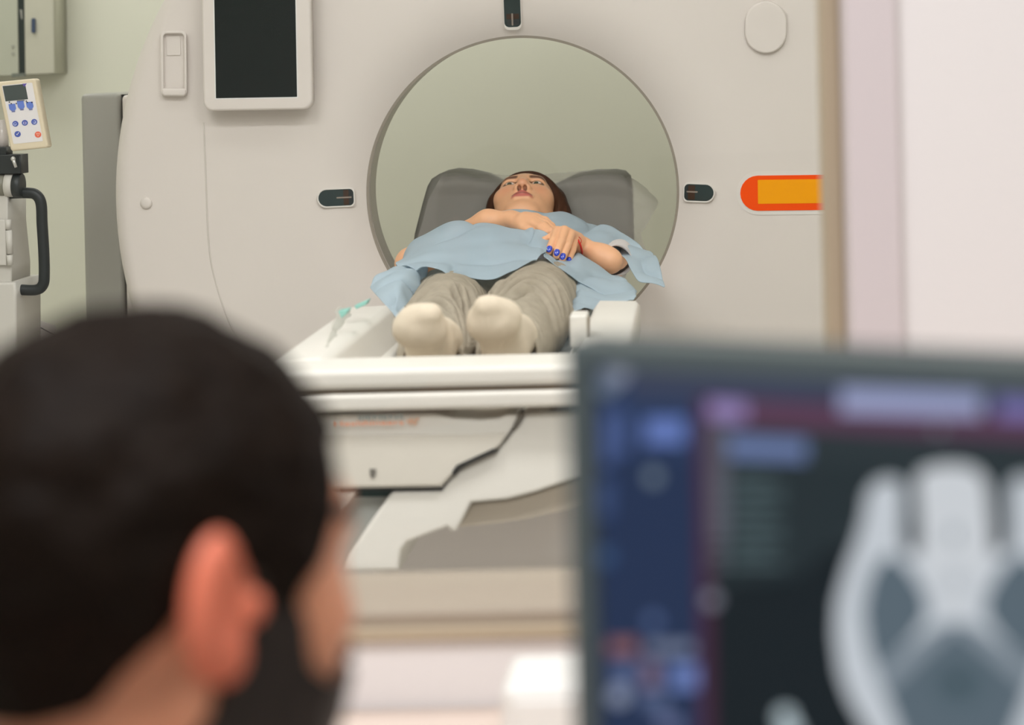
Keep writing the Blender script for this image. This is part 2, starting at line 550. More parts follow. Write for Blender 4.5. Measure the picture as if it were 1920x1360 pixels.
# ================================================================== scanner
GY = 4.45
C0 = P(980, 360, 4.49)
GC = P(985, 330, GY)              # centre of the big round cover
RB = (P(1270, 360, 4.49) - P(690, 360, 4.49)).length / 2
RO = 0.924
def face_y(r):
    t = np.clip((0.50 - r) / (0.50 - RB), 0, 1.2)
    return GY + 0.045 * t ** 2.4
gantry = empty('ct_scanner', (C0.x, GY + 0.4, 0), 'large white ring-shaped scanner gantry with a wide round bore', 'scanner')
prof = [(RB, face_y(RB))]
for i in range(1, 15):
    r = RB + (0.50 - RB) * i / 14
    prof.append((r, float(face_y(r))))
prof.append((0.70, GY)); prof.append((RO - 0.04, GY))
for i in range(1, 9):
    a = math.pi / 2 * i / 8
    prof.append((RO - 0.04 + 0.04 * math.sin(a), GY + 0.04 - 0.04 * math.cos(a)))
prof += [(RO, GY + 0.30), (RO - 0.03, GY + 0.33)]
prof += [(0.60, GY + 0.33), (RB + 0.05, GY + 0.33), (RB + 0.012, GY + 0.06)]
cov = lathe('front_cover', prof, C0, WHITE, gantry, 160)
lathe('bore_ring', [(RB + 0.012, GY + 0.040), (RB - 0.0015, GY + 0.0435), (RB + 0.004, GY + 0.075), (RB + 0.014, GY + 0.075)], C0, RINGM, gantry, 160)
RL = RB + 0.002
lathe('bore_liner', [(RL + 0.012, GY + 0.075), (RL, GY + 0.078), (RL + 0.006, GY + 0.20), (RL + 0.06, GY + 0.42), (RL + 0.12, GY + 0.60), (RL + 0.14, GY + 0.60), (RL + 0.08, GY + 0.30)], C0, LINER, gantry, 160)
lathe('rear_cover', [(RL + 0.13, GY + 0.60), (0.80, GY + 0.60), (0.84, GY + 0.56), (0.84, GY + 0.335), (0.62, GY + 0.335), (RL + 0.11, GY + 0.42)], C0, WHITE, gantry, 96)

def on_face(x, y, off=0.0):
    p = P(x, y, GY); r = math.hypot(p.x - C0.x, p.z - C0.z)
    Y = float(face_y(r)) - off
    return P(x, y, Y)
def face_plate(name, px, off, thick, m, parent, bevel=0.0, label=None):
    return prism_pts(name, [on_face(x, y, off) for x, y in px], (0, thick, 0), m, parent, bevel, label=label)

# side stand and plinth
xa = P(155, 400, 4.72).x; xb = P(229, 400, 4.72).x; zt = P(155, 176, 4.72).z
box('side_column', (xa, 4.72, 0), (xb, 5.25, zt), GREYP, gantry, 0.012)
box('column_gap', (xb - 0.002, 4.74, 0.0), (xb + 0.010, 5.22, zt - 0.004), DARKGAP, gantry, 0.0)
box('side_cover', (xb + 0.010, 4.70, 0), (C0.x - 0.70, 5.10, zt - 0.005), WHITE, gantry, 0.01)
box('side_cover', (C0.x + 0.70, 4.70, 0), (C0.x + 0.86, 5.10, zt - 0.005), WHITE, gantry, 0.01)
box('side_column', (C0.x + 0.87, 4.72, 0), (C0.x + 1.02, 5.25, zt), GREYP, gantry, 0.012)
zp = P(960, 945, 4.42).z
box('plinth', (C0.x - 0.62, 4.40, 0), (C0.x + 0.62, 5.0, zp), GREYL, gantry, 0.03)
# cover seams
sv = []
for (x, y) in catmull([(382, 230), (386, 330), (391, 450), (402, 520), (430, 605), (470, 680)], 30):
    sv.append(on_face(x, y, 0.0002))
tube('cover_seam', sv, 0.0018, mat('seam_light', (214, 208, 199), 0.5), gantry, 8)

# display on the cover
def tray(name, outer, inner, off, thick, depth, m, parent):
    """raised frame around a recessed floor; both outlines have the same number of points"""
    n = len(outer)
    A = [on_face(x, y, -0.012) for x, y in outer]
    B = [on_face(x, y, off) for x, y in outer]
    Cc = [on_face(x, y, off) for x, y in inner]
    D = [on_face(x, y, off - depth) for x, y in inner]
    V = A + B + Cc + D; Fc = []
    for k in range(3):
        for i in range(n):
            j = (i + 1) % n
            Fc.append((k * n + i, k * n + j, (k + 1) * n + j, (k + 1) * n + i))
    Fc.append(tuple(3 * n + i for i in range(n)))
    Fc.append(tuple(range(n))[::-1])
    o = mk(name, V, Fc, m, parent, False)
    bm = bmesh.new(); bm.from_mesh(o.data); bmesh.ops.recalc_face_normals(bm, faces=bm.faces[:])
    bm.to_mesh(o.data); bm.free()
    md = o.modifiers.new('bevel', 'BEVEL'); md.width = 0.002; md.segments = 2; md.limit_method = 'ANGLE'
    return o
YT = 4.395
disp = prism('display', turn(rrect(379, -90, 584, 207, 18), 480, 100, -1.0), YT, 0.026, WHITE, gantry, 0.006)
scr = prism('screen', turn(rrect(403.5, -70, 555.5, 183, 0.8, 2), 480, 100, -1.0), YT - 0.0006, 0.004, GLASSD, disp)
scr['label'] = 'dark glossy screen'
prism('screen_edge', turn(rrect(401.5, -72, 557.5, 185.2, 1, 2), 480, 100, -1.0), YT - 0.0003, 0.004, mat('screen_edge_white', (232, 232, 228), 0.4), disp)
prism('display_mount', rrect(400, -60, 562, 190, 10), YT + 0.026, GY - YT - 0.024, WHITE, gantry)
# remote holder
tray('remote_holder', turn(rrect(301, 58, 350, 181, 9), 326, 120, -0.5), turn(rrect(306.5, 63, 345, 174, 7), 326, 120, -0.5), 0.016, 0.016, 0.011, WHITE, gantry)
face_plate('holder_window', turn(rrect(313, 68, 339, 104, 3), 326, 120, -1.5), 0.0075, 0.004, WHITE, gantry, 0.001)
face_plate('holder_lip', rrect(303, 166, 348, 180, 5), 0.020, 0.018, WHITE, gantry, 0.004)
# button and cap
def dome(name, cx, cy, r, hgt, m, parent):
    V = []; Fc = []; n = 28; k = 6
    for i in range(k):
        a = math.pi / 2 * i / k
        for j in range(n):
            b = 2 * math.pi * j / n
            V.append(on_face(cx + r * math.cos(a) ** 0.5 * math.cos(b), cy + r * math.cos(a) ** 0.5 * math.sin(b), hgt * math.sin(a)))
    for i in range(k - 1):
        for j in range(n):
            Fc.append((i * n + j, i * n + (j + 1) % n, (i + 1) * n + (j + 1) % n, (i + 1) * n + j))
    Fc.append(tuple((k - 1) * n + j for j in range(n)))
    return mk(name, V, Fc, m, parent, True)
dome('button', 274, 381, 11.5, 0.009, WHITE, gantry)
face_plate('cover_cap', rrect(1397, 2, 1475, 100, 38.5, 12), 0.012, 0.012, WHITE, gantry, 0.004)
# positioning light windows
LW = mat('laser_glass', (38, 56, 56), 0.12)
LWB = mat('laser_glass_brown', (62, 42, 28), 0.15)
RIMW = mat('rim_white', (228, 224, 216), 0.4)
def laser(px, deg, cx, cy, brown, dark, slit_highlight):
    global on_face
    keep = on_face
    c = P(cx, cy, GY); rr = Vector((c.x - C0.x, 0, c.z - C0.z)); r0 = rr.length; rr.normalize()
    y0 = float(face_y(r0)); sl = float(face_y(r0 + 0.02) - face_y(r0 - 0.02)) / 0.04
    def flat_face(x, y, off=0.0):          # flat plate lying along the sloping rim
        p = P(x, y, GY)
        return P(x, y, y0 + sl * ((Vector((p.x - c.x, 0, p.z - c.z))).dot(rr)) - off - 0.003)
    on_face = flat_face
    w = tray('light_window', turn([(cx + (x - cx) * 1.08, cy + (y - cy) * 1.18) for x, y in px], cx, cy, deg), turn(px, cx, cy, deg), 0.0022, 0.003, 0.001, RIMW, gantry)
    g = face_plate('window_glass', turn(px, cx, cy, deg), 0.0016, 0.002, LW, w)
    for q, mm in ((brown, LWB), (dark, BLACKP)):
        if q: face_plate('inner_part', turn(q, cx, cy, deg), 0.0019, 0.001, mm, w)
    face_plate('slit_highlight', turn(slit_highlight, cx, cy, deg), 0.0023, 0.001, mat('highlight_grey', (150, 138, 126), 0.5), w)  # highlight along the slit, put in as a pale strip
    on_face = keep
def stad_l(x0, y0, x1, y1, rr):
    h = (y1 - y0) / 2; cy = (y0 + y1) / 2; pts = []
    for i in range(13):
        a = math.radians(90 + 180 * i / 12); pts.append((x0 + h + h * math.cos(a), cy - h * math.sin(a) * -1))
    for i in range(7):
        a = math.radians(-90 + 90 * i / 6); pts.append((x1 - rr + rr * math.cos(a), y0 + rr + rr * math.sin(a)))
    for i in range(7):
        a = math.radians(90 * i / 6); pts.append((x1 - rr + rr * math.cos(a), y1 - rr + rr * math.sin(a)))
    return pts
def mirror(pts, cx): return [(2 * cx - x, y) for x, y in pts][::-1]
pl = stad_l(597, 355.5, 663, 386.5, 8)
laser(pl, -2.5, 630, 371, rrect(644, 357, 654, 385, 1, 2), rrect(654.5, 357.5, 661.5, 384.5, 3, 2), rrect(631, 369.8, 659, 372.4, 0.5, 2))
pr = mirror(stad_l(1283, 346, 1338, 377, 8), 1310.5)
laser(pr, 2.0, 1310, 361, rrect(1290, 348, 1303, 375, 1, 2), rrect(1285, 349, 1289.5, 374, 2, 2), rrect(1287, 359, 1308, 361.6, 0.5, 2))
ptop = rrect(945, -12, 976, 51, 9)
laser(ptop, -2.0, 960, 20, rrect(949, 26, 973, 36, 1, 2), rrect(950, 37, 973, 48, 4, 2), rrect(958.5, 25, 961.5, 48, 0.5, 2))
# orange label plate
lab = face_plate('warning_label', [(x, y) for x, y in turn(stad_l(1388, 329, 1650, 395, 8), 1460, 362, -0.7)], 0.0025, 0.003, ORANGE, gantry, label='orange label strip with rounded end')
face_plate('label_recess', turn(stad_l(1381, 321, 1655, 403, 8), 1460, 362, -0.7), 0.0012, 0.002, RIMW, gantry)
face_plate('label_field', turn(rrect(1421, 337, 1640, 382, 1, 2), 1460, 362, -0.7), 0.0032, 0.002, YELLOW, lab, label='yellow field')

# ================================================================== patient table
X0 = -0.375
HW = 0.268
TZ = 0.790                        # where the patient lies
TY0 = 2.856
BY0 = 2.93
table = empty('patient_table', (X0, 3.1, 0), 'white motorised patient table running into the scanner bore', 'table')
zc = P(800, 690, TY0).z
# outer frame of the table: broad side rails and foot end
def sect(name, prof, y0, y1, m, parent, bevel=0.0):
    return prism_pts(name, [Vector((x, y0, z)) for x, z in prof], (0, y1 - y0, 0), m, parent, bevel)
for s in (-1, 1):
    xo = X0 + s * HW; xi = X0 + s * (HW - 0.085)
    pr_ = [(xo, zc - 0.055), (xo, zc - 0.008), (xo - s * 0.008, zc + 0.001), (xi + s * 0.012, zc + 0.003), (xi, zc - 0.012), (xi - s * 0.03, TZ + 0.008), (xi - s * 0.03, zc - 0.055)]
    sect('side_rail', pr_, TY0 + 0.10, 3.60, WHITE2, table, 0.006)
box('foot_end', (X0 - HW, TY0, zc - 0.030), (X0 + HW, TY0 + 0.125, zc), WHITE2, table, 0.010, 5)
box('foot_joint', (X0 - HW + 0.004, TY0 + 0.006, zc - 0.040), (X0 + HW - 0.004, TY0 + 0.11, zc - 0.028), mat('joint_brown', (120, 108, 92), 0.6), table, 0.0)
box('foot_skirt', (X0 - HW, TY0 - 0.002, zc - 0.061), (X0 + HW, TY0 + 0.12, zc - 0.036), WHITE2, table, 0.007, 4)
box('frame_bed', (X0 - HW + 0.01, BY0 + 0.10, TZ - 0.10), (X0 + HW - 0.01, 3.60, TZ - 0.046), WHITE2, table, 0.006)
# narrow cradle that slides into the bore
cw = 0.205
prc = [(X0 - cw, TZ + 0.035), (X0 - cw + 0.015, TZ + 0.04), (X0 - cw + 0.06, TZ - 0.002), (X0 - 0.08, TZ - 0.016), (X0 + 0.08, TZ - 0.016), (X0 + cw - 0.06, TZ - 0.002),
       (X0 + cw - 0.015, TZ + 0.04), (X0 + cw, TZ + 0.035), (X0 + cw - 0.02, TZ - 0.02), (X0 + 0.1, TZ - 0.044), (X0 - 0.1, TZ - 0.044), (X0 - cw + 0.02, TZ - 0.02)]
sect('cradle', prc, TY0 + 0.11, 5.3, WHITE2, table)
PADM = mat('pad_grey', (120, 128, 128), 0.7, grain=0.05)
rows = [[(X0 - 0.165, y, TZ + 0.012), (X0 - 0.1, y, TZ - 0.006), (X0, y, TZ - 0.010), (X0 + 0.1, y, TZ - 0.006), (X0 + 0.165, y, TZ + 0.012)] for y in (TY0 + 0.13, 3.4, 4.0, 4.6, 5.2)]
v, f = patch_geo(rows, 30, 40, 0, raw=True)
solid(mk('mattress_pad', v, f, PADM, table), 0.014, -1)
# rail block and strap clip
q = P(1085, 600, 3.10)
prism('rail_block', rrect(1068, 592, 1100, 652, 4), 3.12, 0.06, WHITE2, table, 0.004)
prism('rail_block_shade', rrect(1100, 596, 1105, 640, 2), 3.13, 0.02, mat('shade_tan', (160, 148, 132), 0.6), table)  # tan strip stands in for the shadow beside the block
prism('strap_clip', [(634, 584), (654, 580), (648, 590), (640, 597)], 3.22, 0.03, mat('clip_teal', (150, 208, 196), 0.5), table, 0.001)
prism('strap_clip', [(664, 574), (690, 563), (686, 572), (668, 580)], 3.36, 0.03, mat('clip_teal', (150, 208, 196), 0.5), table, 0.001)
# pedestal: front housing with the maker's name
BY = 2.93
box('underframe', (X0 - 0.2, BY + 0.36, 0.66), (X0 + 0.2, 4.0, TZ - 0.102), GREYL, table, 0.01)
lean('front_housing', [(560, 779), (815, 777), (850, 785), (900, 788), (935, 785), (948, 779), (972, 778), (963, 800), (938, 836), (925, 848), (858, 879), (848, 892), (828, 914), (640, 917), (560, 918)], 0.0, 0.30, WHITE2, table, 0.004)
lean('housing_face', [(560, 818), (880, 816), (948, 812), (938, 834), (925, 845), (858, 876), (848, 889), (826, 911), (640, 914), (560, 915)], -0.004, 0.02, mat('housing_cream', (214, 208, 196), 0.5), table, 0.003)
lean('housing_gap', [(640, 913), (830, 911), (830, 919), (640, 921)], 0.003, 0.25, DARKGAP, table)
lean('housing_groove', [(848, 884), (856, 873), (924, 842), (932, 846), (860, 879), (850, 893)], -0.006, 0.02, DARKGAP, table)
lean('housing_groove', [(972, 776), (982, 776), (974, 792), (964, 806), (962, 800)], -0.002, 0.02, mat('groove_grey', (110, 104, 94), 0.7), table)
lean('socket', [(693, 880), (705, 880), (704, 892), (699, 898), (694, 892)], -0.006, 0.004, mat('socket_grey', (110, 106, 98), 0.6), table)
# sloping side shells of the pedestal
shell = [(975, 790), (984, 777), (1200, 770), (1170, 830), (1120, 885), (1060, 905), (1005, 924), (950, 938), (884, 944), (868, 974), (856, 996), (846, 998), (838, 990), (800, 1004),
         (764, 1018), (752, 1032), (750, 1070), (640, 1072), (655, 1040), (690, 985), (725, 935), (738, 921), (829, 919), (850, 894), (860, 881), (930, 848), (950, 826)]
lean('pedestal_shell', shell, 0.006, 0.25, WHITE2, table, 0.006)
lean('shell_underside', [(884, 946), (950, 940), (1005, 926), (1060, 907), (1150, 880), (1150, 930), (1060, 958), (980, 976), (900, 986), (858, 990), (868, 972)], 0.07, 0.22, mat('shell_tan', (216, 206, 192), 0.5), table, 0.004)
ins = [(668, 921), (746, 921), (735, 934), (700, 985), (655, 1060), (600, 1060), (620, 985)]
lean('pedestal_insert', ins, 0.05, 0.05, mat('insert_grey', (200, 202, 196), 0.5), table)
lean('insert_shadow_gap', [(655, 917), (752, 917), (738, 932), (660, 932)], 0.035, 0.05, mat('gap_teal', (28, 62, 60), 0.5), table)
lean('pedestal_shell', [(560, 921), (662, 921), (668, 925), (630, 978), (600, 1010), (560, 1020)], 0.006, 0.25, WHITE2, table, 0.005)
box('pedestal_column', (X0 - 0.17, BY + 0.30, 0.0), (X0 + 0.17, 3.95, 0.72), GREYL, table, 0.02)
box('pedestal_foot', (X0 - 0.24, BY + 0.22, 0.0), (X0 + 0.24, 4.1, 0.09), GREYL, table, 0.02)
# the maker's name
def text(name, s, at, size, m, parent, width=None):
    c = bpy.data.curves.new(name, 'FONT'); c.body = s; c.size = size; c.extrude = 0.0004
    o = bpy.data.objects.new(name, c); COL.objects.link(o)
    dg = bpy.context.evaluated_depsgraph_get()
    me = bpy.data.meshes.new_from_object(o.evaluated_get(dg))
    bpy.data.objects.remove(o, do_unlink=True)
    co = np.zeros(len(me.vertices) * 3); me.vertices.foreach_get('co', co); co = co.reshape(-1, 3)
    w = co[:, 0].max() - co[:, 0].min()
    sx = width / w if width else 1
    off = Vector(at) - wloc(parent)
    x = (co[:, 0] - co[:, 0].min()) * sx; y = co[:, 1]; z = co[:, 2]
    new = np.stack([off.x + x, off.y - z, off.z + y], 1)
    me.vertices.foreach_set('co', new.ravel()); me.update()
    me.materials.clear(); me.materials.append(m)
    ob = bpy.data.objects.new(name, me); COL.objects.link(ob); ob.parent = parent
    return ob
sp = BY / F_PX
text('maker_name', 'SIEMENS', P(671, 787.5, slope_y(787.5, -0.010)), 0.0088, mat('logo_teal', (120, 146, 150), 0.5), table, 84 * sp)
text('maker_name', 'Healthineers', P(628, 799, slope_y(799, -0.010)), 0.0095, mat('logo_orange', (255, 150, 90), 0.5), table, 126 * sp)
for k, (dx, dy) in enumerate([(0, 0), (6, -3), (12, -1), (6, 3), (18, -4), (14, 4)]):
    prism('logo_dot', circ(764 + dx, 791 + dy, 2.0, 10), slope_y(791, -0.008), 0.006, mat('logo_dot_orange', (250, 190, 150), 0.5), table)

# ================================================================== cushion and sheets
CUSH = mat('cushion_grey', (126, 125, 115), 0.75, grain=0.06, gscale=14)
cu_px = [(768, 500), (776, 440), (790, 385), (800, 350), (808, 336), (822, 327), (842, 323), (870, 325), (905, 333), (940, 352), (975, 362), (1010, 362), (1042, 348),
         (1075, 332), (1110, 326), (1150, 325), (1168, 328), (1178, 338), (1182, 360), (1184, 430), (1186, 500)]
zb = TZ + 0.002
cpts = [P(x, y, 4.70) for x, y in cu_px]
for p_ in cpts:
    p_.z = max(p_.z, zb)
cushion = prism_pts('head_cushion', cpts, (0, 0.20, 0), CUSH, None, 0.014, 4, base=(C0.x, 4.80, zb))
tag(cushion, 'dark grey foam head cushion under the patient, inside the bore', 'cushion')
SHEETM = mat('tissue_sheet', (206, 202, 194), 0.7, trans=0.35, alpha=0.42, grain=0.03)
SHEETM2 = mat('bed_sheet', (212, 212, 204), 0.7, trans=0.25, alpha=0.72, grain=0.04)
rows = [[(842, 322, 4.76), (880, 322, 4.76), (920, 327, 4.76), (985, 330, 4.76), (1050, 326, 4.76), (1100, 321, 4.76), (1145, 321, 4.76), (1182, 331, 4.76), (1212, 355, 4.70)],
        [(826, 336, 4.60), (875, 333, 4.60), (920, 338, 4.60), (985, 342, 4.64), (1050, 338, 4.60), (1100, 334, 4.60), (1150, 333, 4.60), (1190, 348, 4.60), (1233, 378, 4.60)],
        [(805, 372, 4.585), (860, 368, 4.585), (915, 372, 4.585), (985, 385, 4.60), (1050, 378, 4.59), (1105, 372, 4.585), (1150, 372, 4.585), (1190, 385, 4.57), (1226, 398, 4.56)],
        [(794, 410, 4.575), (850, 408, 4.575), (910, 408, 4.575), (985, 415, 4.585), (1050, 414, 4.575), (1105, 410, 4.57), (1150, 410, 4.57), (1184, 420, 4.54), (1210, 426, 4.52)],
        [(782, 450, 4.56), (845, 446, 4.56), (905, 446, 4.56), (985, 450, 4.57), (1050, 450, 4.56), (1105, 448, 4.55), (1150, 448, 4.55), (1182, 456, 4.50), (1202, 446, 4.48)],
        [(770, 492, 4.54), (845, 486, 4.54), (905, 486, 4.54), (985, 490, 4.55), (1050, 490, 4.54), (1105, 488, 4.53), (1150, 488, 4.52), (1186, 500, 4.46), (1235, 518, 4.44)]]
rows = [[(x, y, Y + 0.085) for x, y, Y in r] for r in rows]
v, f = patch_geo(rows, 90, 60, 0.0045, 7.0, 3.0)
ts = mk('tissue_sheet', v, f, SHEETM, base=(C0.x, 4.6, zb))
tag(ts, 'thin see-through disposable sheet draped over the grey head cushion', 'sheet')

def bedrow(y, lx, rx, lz, rz):
    return [(X0 - lx, y, lz), (X0 - 0.175, y, TZ + 0.045), (X0 - 0.13, y, TZ + 0.012), (X0 - 0.05, y, TZ + 0.003), (X0 + 0.05, y, TZ + 0.003),
            (X0 + 0.12, y, TZ + 0.012), (X0 + 0.155, y, TZ + 0.034), (X0 + 0.172, y, TZ + 0.070)]
zr = zc + 0.013
rows = [bedrow(TY0 + 0.14, 0.205, 0.20, zc - 0.004, zc - 0.004), bedrow(3.15, 0.215, 0.21, zr - 0.004, zr), bedrow(3.3, 0.235, 0.225, zr, zr), bedrow(3.5, 0.26, 0.25, zr, zr),
        bedrow(3.7, 0.22, 0.23, TZ + 0.055, TZ + 0.055), bedrow(4.1, 0.20, 0.20, TZ + 0.05, TZ + 0.05)]
v, f = patch_geo(rows, 70, 90, 0.0035, 11.0, 9.0, raw=True)
bs = mk('bed_sheet', v, f, SHEETM2, base=(X0, 3.4, TZ))
tag(bs, 'pale wrinkled disposable sheet under the patient, along the white table', 'sheet')

# ================================================================== heads
def head_field(h=0.0016, male=False, detail=True):
    fd = Field((-0.115, -0.235, -0.135), (0.115, 0.15, 0.135), h)
    w = 1.06 if male else 1.0
    fd.ell((0, 0.032, -0.018), (0.0735 * w, 0.085, 0.094), 0.01)
    fd.ell((0, -0.022, 0.026), (0.066 * w, 0.086, 0.058), 0.03)
    fd.ell((0, -0.066, 0.024), (0.055 * w, 0.046, 0.052), 0.025)
    fd.ell((0, -0.100, 0.058), (0.022, 0.016, 0.020), 0.022)
    for s in (-1, 1):
        fd.ell((s * 0.043, -0.022, 0.050), (0.024, 0.022, 0.021), 0.02)
        fd.cap((s * 0.056, -0.05, -0.005), (s * 0.022, -0.098, 0.05), 0.018, 0.016, 0.02)
    fd.cap((-0.034, 0.024, 0.066), (0.034, 0.024, 0.066), 0.012, 0.012, 0.02)
    fd.cap((0, -0.07, -0.025), (0, -0.22, -0.045), 0.055, 0.058, 0.03)
    F0 = fd.F.copy()
    if detail:
        for s in (-1, 1):
            fd.ell((s * 0.031, 0.004, 0.085), (0.018, 0.011, 0.014), 0.012, sub=True)
            fd.ell((s * 0.031, 0.003, 0.0655), 0.0142, 0.004)
            fd.ell((s * 0.031, 0.0025, 0.083), (0.0125, 0.0052, 0.012), 0.003, sub=True)
        fd.cap((0, 0.016, 0.074), (0, -0.028, 0.093), 0.008, 0.0105, 0.012)
        fd.ell((0, -0.036, 0.0945), (0.0125, 0.011, 0.0115), 0.008)
        for s in (-1, 1):
            fd.ell((s * 0.0125, -0.041, 0.085), (0.0085, 0.008, 0.010), 0.006)
        for s in (-1, 1):
            fd.ell((s * 0.0068, -0.0475, 0.0905), (0.0042, 0.0062, 0.0068), 0.002, sub=True)
        # lips
        fd.cap((-0.022, -0.0665, 0.0745), (-0.004, -0.0625, 0.085), 0.0045, 0.006, 0.006)
        fd.cap((0.022, -0.0665, 0.0745), (0.004, -0.0625, 0.085), 0.0045, 0.006, 0.006)
        fd.cap((-0.014, -0.072, 0.078), (0.014, -0.072, 0.078), 0.0065, 0.0065, 0.008)
        fd.cap((-0.022, -0.0675, 0.084), (0, -0.0675, 0.0945), 0.0016, 0.0016, 0.003, sub=True)
        fd.cap((0.022, -0.0675, 0.084), (0, -0.0675, 0.0945), 0.0016, 0.0016, 0.003, sub=True)
    Fn = fd.F.copy()
    # ears
    e = 1.0 if male else 0.95
    rt = lambda s: np.array(Matrix.Rotation(s * math.radians(24), 3, 'Y'))
    for s in (-1, 1):
        c = (s * 0.080 * w, 0.0, -0.018)
        fd.ell(c, (0.0095, 0.034 * e, 0.020 * e), 0.006, rot=rt(-s))
        fd.ell((s * 0.0775 * w, -0.024 * e, -0.010), (0.008, 0.012, 0.009), 0.006)
        fd.ell((c[0] + s * 0.0085, 0.003, -0.012), (0.0065, 0.020 * e, 0.010), 0.004, sub=True, rot=rt(-s))
        fd.ell((s * 0.078 * w, -0.003, 0.002), (0.006, 0.008, 0.005), 0.004)
    return fd, F0, Fn

def region(fd, knots_z, knots_y):
    """signed height above a hairline given as y over z"""
    z = fd.ax[2]; yl = np.interp(z, knots_z, knots_y).astype(np.float32)
    return fd.ax[1][None, :, None] - yl[None, None, :]

def smax(a, b, k):
    hh = np.maximum(k - np.abs(a - b), 0) / k
    return np.maximum(a, b) + hh * hh * k * 0.25

def place(V, R, C, s=1.0):
    return (V * s) @ np.array(R).T + np.array(tuple(C))

SKIN = tint_mat('skin_fair', (238, 182, 140), [('lip', (202, 112, 100)), ('brow_and_shade', (92, 60, 44)), ('blush', (232, 148, 118))], 0.45, sss=0.12)
HAIRB = mat('hair_brown', (66, 38, 22), 0.5, spec=0.3, grain=0.55, gscale=30, bump=0.5, bscale=60, stretch=(6, 1.0, 1.0))

# ---------------- the patient
th = math.radians(24)
RH = Matrix(((1, 0, 0), (0, math.cos(th), -math.sin(th)), (0, math.sin(th), math.cos(th)))) @ Matrix.Rotation(math.radians(1.5), 3, 'Z')
CH = Vector((P(984, 370, 4.62).x, 4.62, 0.981))
fdh, F0h, Fnh = head_field(0.0016)
Vh, Qh = fdh.mesh()
lx, ly, lz = Vh.T
lip = sstep(-np.hypot(lx / 0.027, (ly + 0.0675 + 0.003 * (np.abs(lx) / 0.02) ** 2) / 0.0105), -1.05, -0.75) * (lz > 0.066)
mouth = sstep(-np.abs(ly + 0.0675), -0.0022, -0.0008) * (np.abs(lx) < 0.024) * (lz > 0.06)
brow_and_shade = sstep(-np.abs(ly - 0.0195 - 0.004 * np.sin(np.clip((np.abs(lx) - 0.014) / 0.04, 0, 1) * 3.0)), -0.0065, -0.0032) * sstep(np.abs(lx), 0.011, 0.017) * sstep(-np.abs(lx), -0.056, -0.046) * (lz > 0.03)
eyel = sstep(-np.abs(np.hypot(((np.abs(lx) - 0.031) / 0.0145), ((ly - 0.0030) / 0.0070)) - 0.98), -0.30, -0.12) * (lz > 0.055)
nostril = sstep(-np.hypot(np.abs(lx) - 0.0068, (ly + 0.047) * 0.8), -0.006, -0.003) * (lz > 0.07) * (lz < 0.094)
brow_and_shade = np.clip(np.maximum.reduce([brow_and_shade * 0.92, eyel * 0.95, nostril * 0.95, mouth * 0.55]), 0, 1)  # the dark tint also paints shade into nostrils and mouth line
blush = np.clip(sstep(-np.hypot(np.abs(lx) - 0.04, ly + 0.03), -0.03, 0) * 0.4 + sstep(-np.hypot(lx, ly + 0.035), -0.02, 0) * 0.5, 0, 1)
head_attr = (lip, brow_and_shade, blush)
Vhw = place(Vh, RH, CH)

# hands and forearms
fa = Field((-0.53, 3.96, 0.84), (-0.09, 4.40, 1.06), 0.0017)
A = lambda x, y, Y: tuple(P(x, y, Y))
# left arm: elbow beside the hip, hand hanging over the belly
fa.cap(A(1144, 490, 4.14), A(1126, 480, 4.15), 0.0215, 0.022, 0.02)
fa.cap(A(1126, 480, 4.15), A(1090, 461, 4.17), 0.022, 0.0175, 0.02)
fa.cap(A(1144, 490, 4.15), A(1138, 472, 4.36), 0.024, 0.032, 0.02)
fa.cap(A(1092, 461, 4.17), A(1064, 446, 4.125), 0.0185, 0.021, 0.014, flat=((0.25, -0.75, 0.6), 1.35))
fing = [((1045, 434), (1038, 451), (1032, 464), (1028.5, 473)),
        ((1058, 433), (1052, 454), (1046, 469), (1043, 480)),
        ((1069, 440), (1063, 461), (1057, 477), (1054, 487)),
        ((1077, 452), (1073, 469), (1068, 484), (1066, 495))]
depth = ((4.105, 4.068, 4.052, 4.046), (4.100, 4.060, 4.044, 4.038), (4.105, 4.066, 4.050, 4.044), (4.118, 4.085, 4.068, 4.060))
nails = []
for q, dd in zip(fing, depth):
    pts = [P(x, y, d) for (x, y), d in zip(q, dd)]
    k = 1.0 if q is not fing[3] else 0.88
    fa.cap(A(1080, 452, 4.15), pts[0], 0.0165, 0.0112 * k, 0.006)
    fa.cap(pts[0], pts[1], 0.0106 * k, 0.0090 * k, 0.002)
    fa.cap(pts[1], pts[2], 0.0090 * k, 0.0082 * k, 0.002)
    fa.cap(pts[2], pts[3], 0.0082 * k, 0.0072 * k, 0.002)
    nails.append((pts[2], pts[3], 0.0078 * k))
# left thumb, tucked under the palm
fa.cap(A(1078, 458, 4.14), A(1050, 446, 4.12), 0.015, 0.0125, 0.01)
fa.cap(A(1050, 446, 4.12), A(1034, 446, 4.10), 0.0115, 0.0095, 0.006)
fa.cap(A(1034, 446, 4.10), A(1021, 450, 4.085), 0.0095, 0.0075, 0.004)
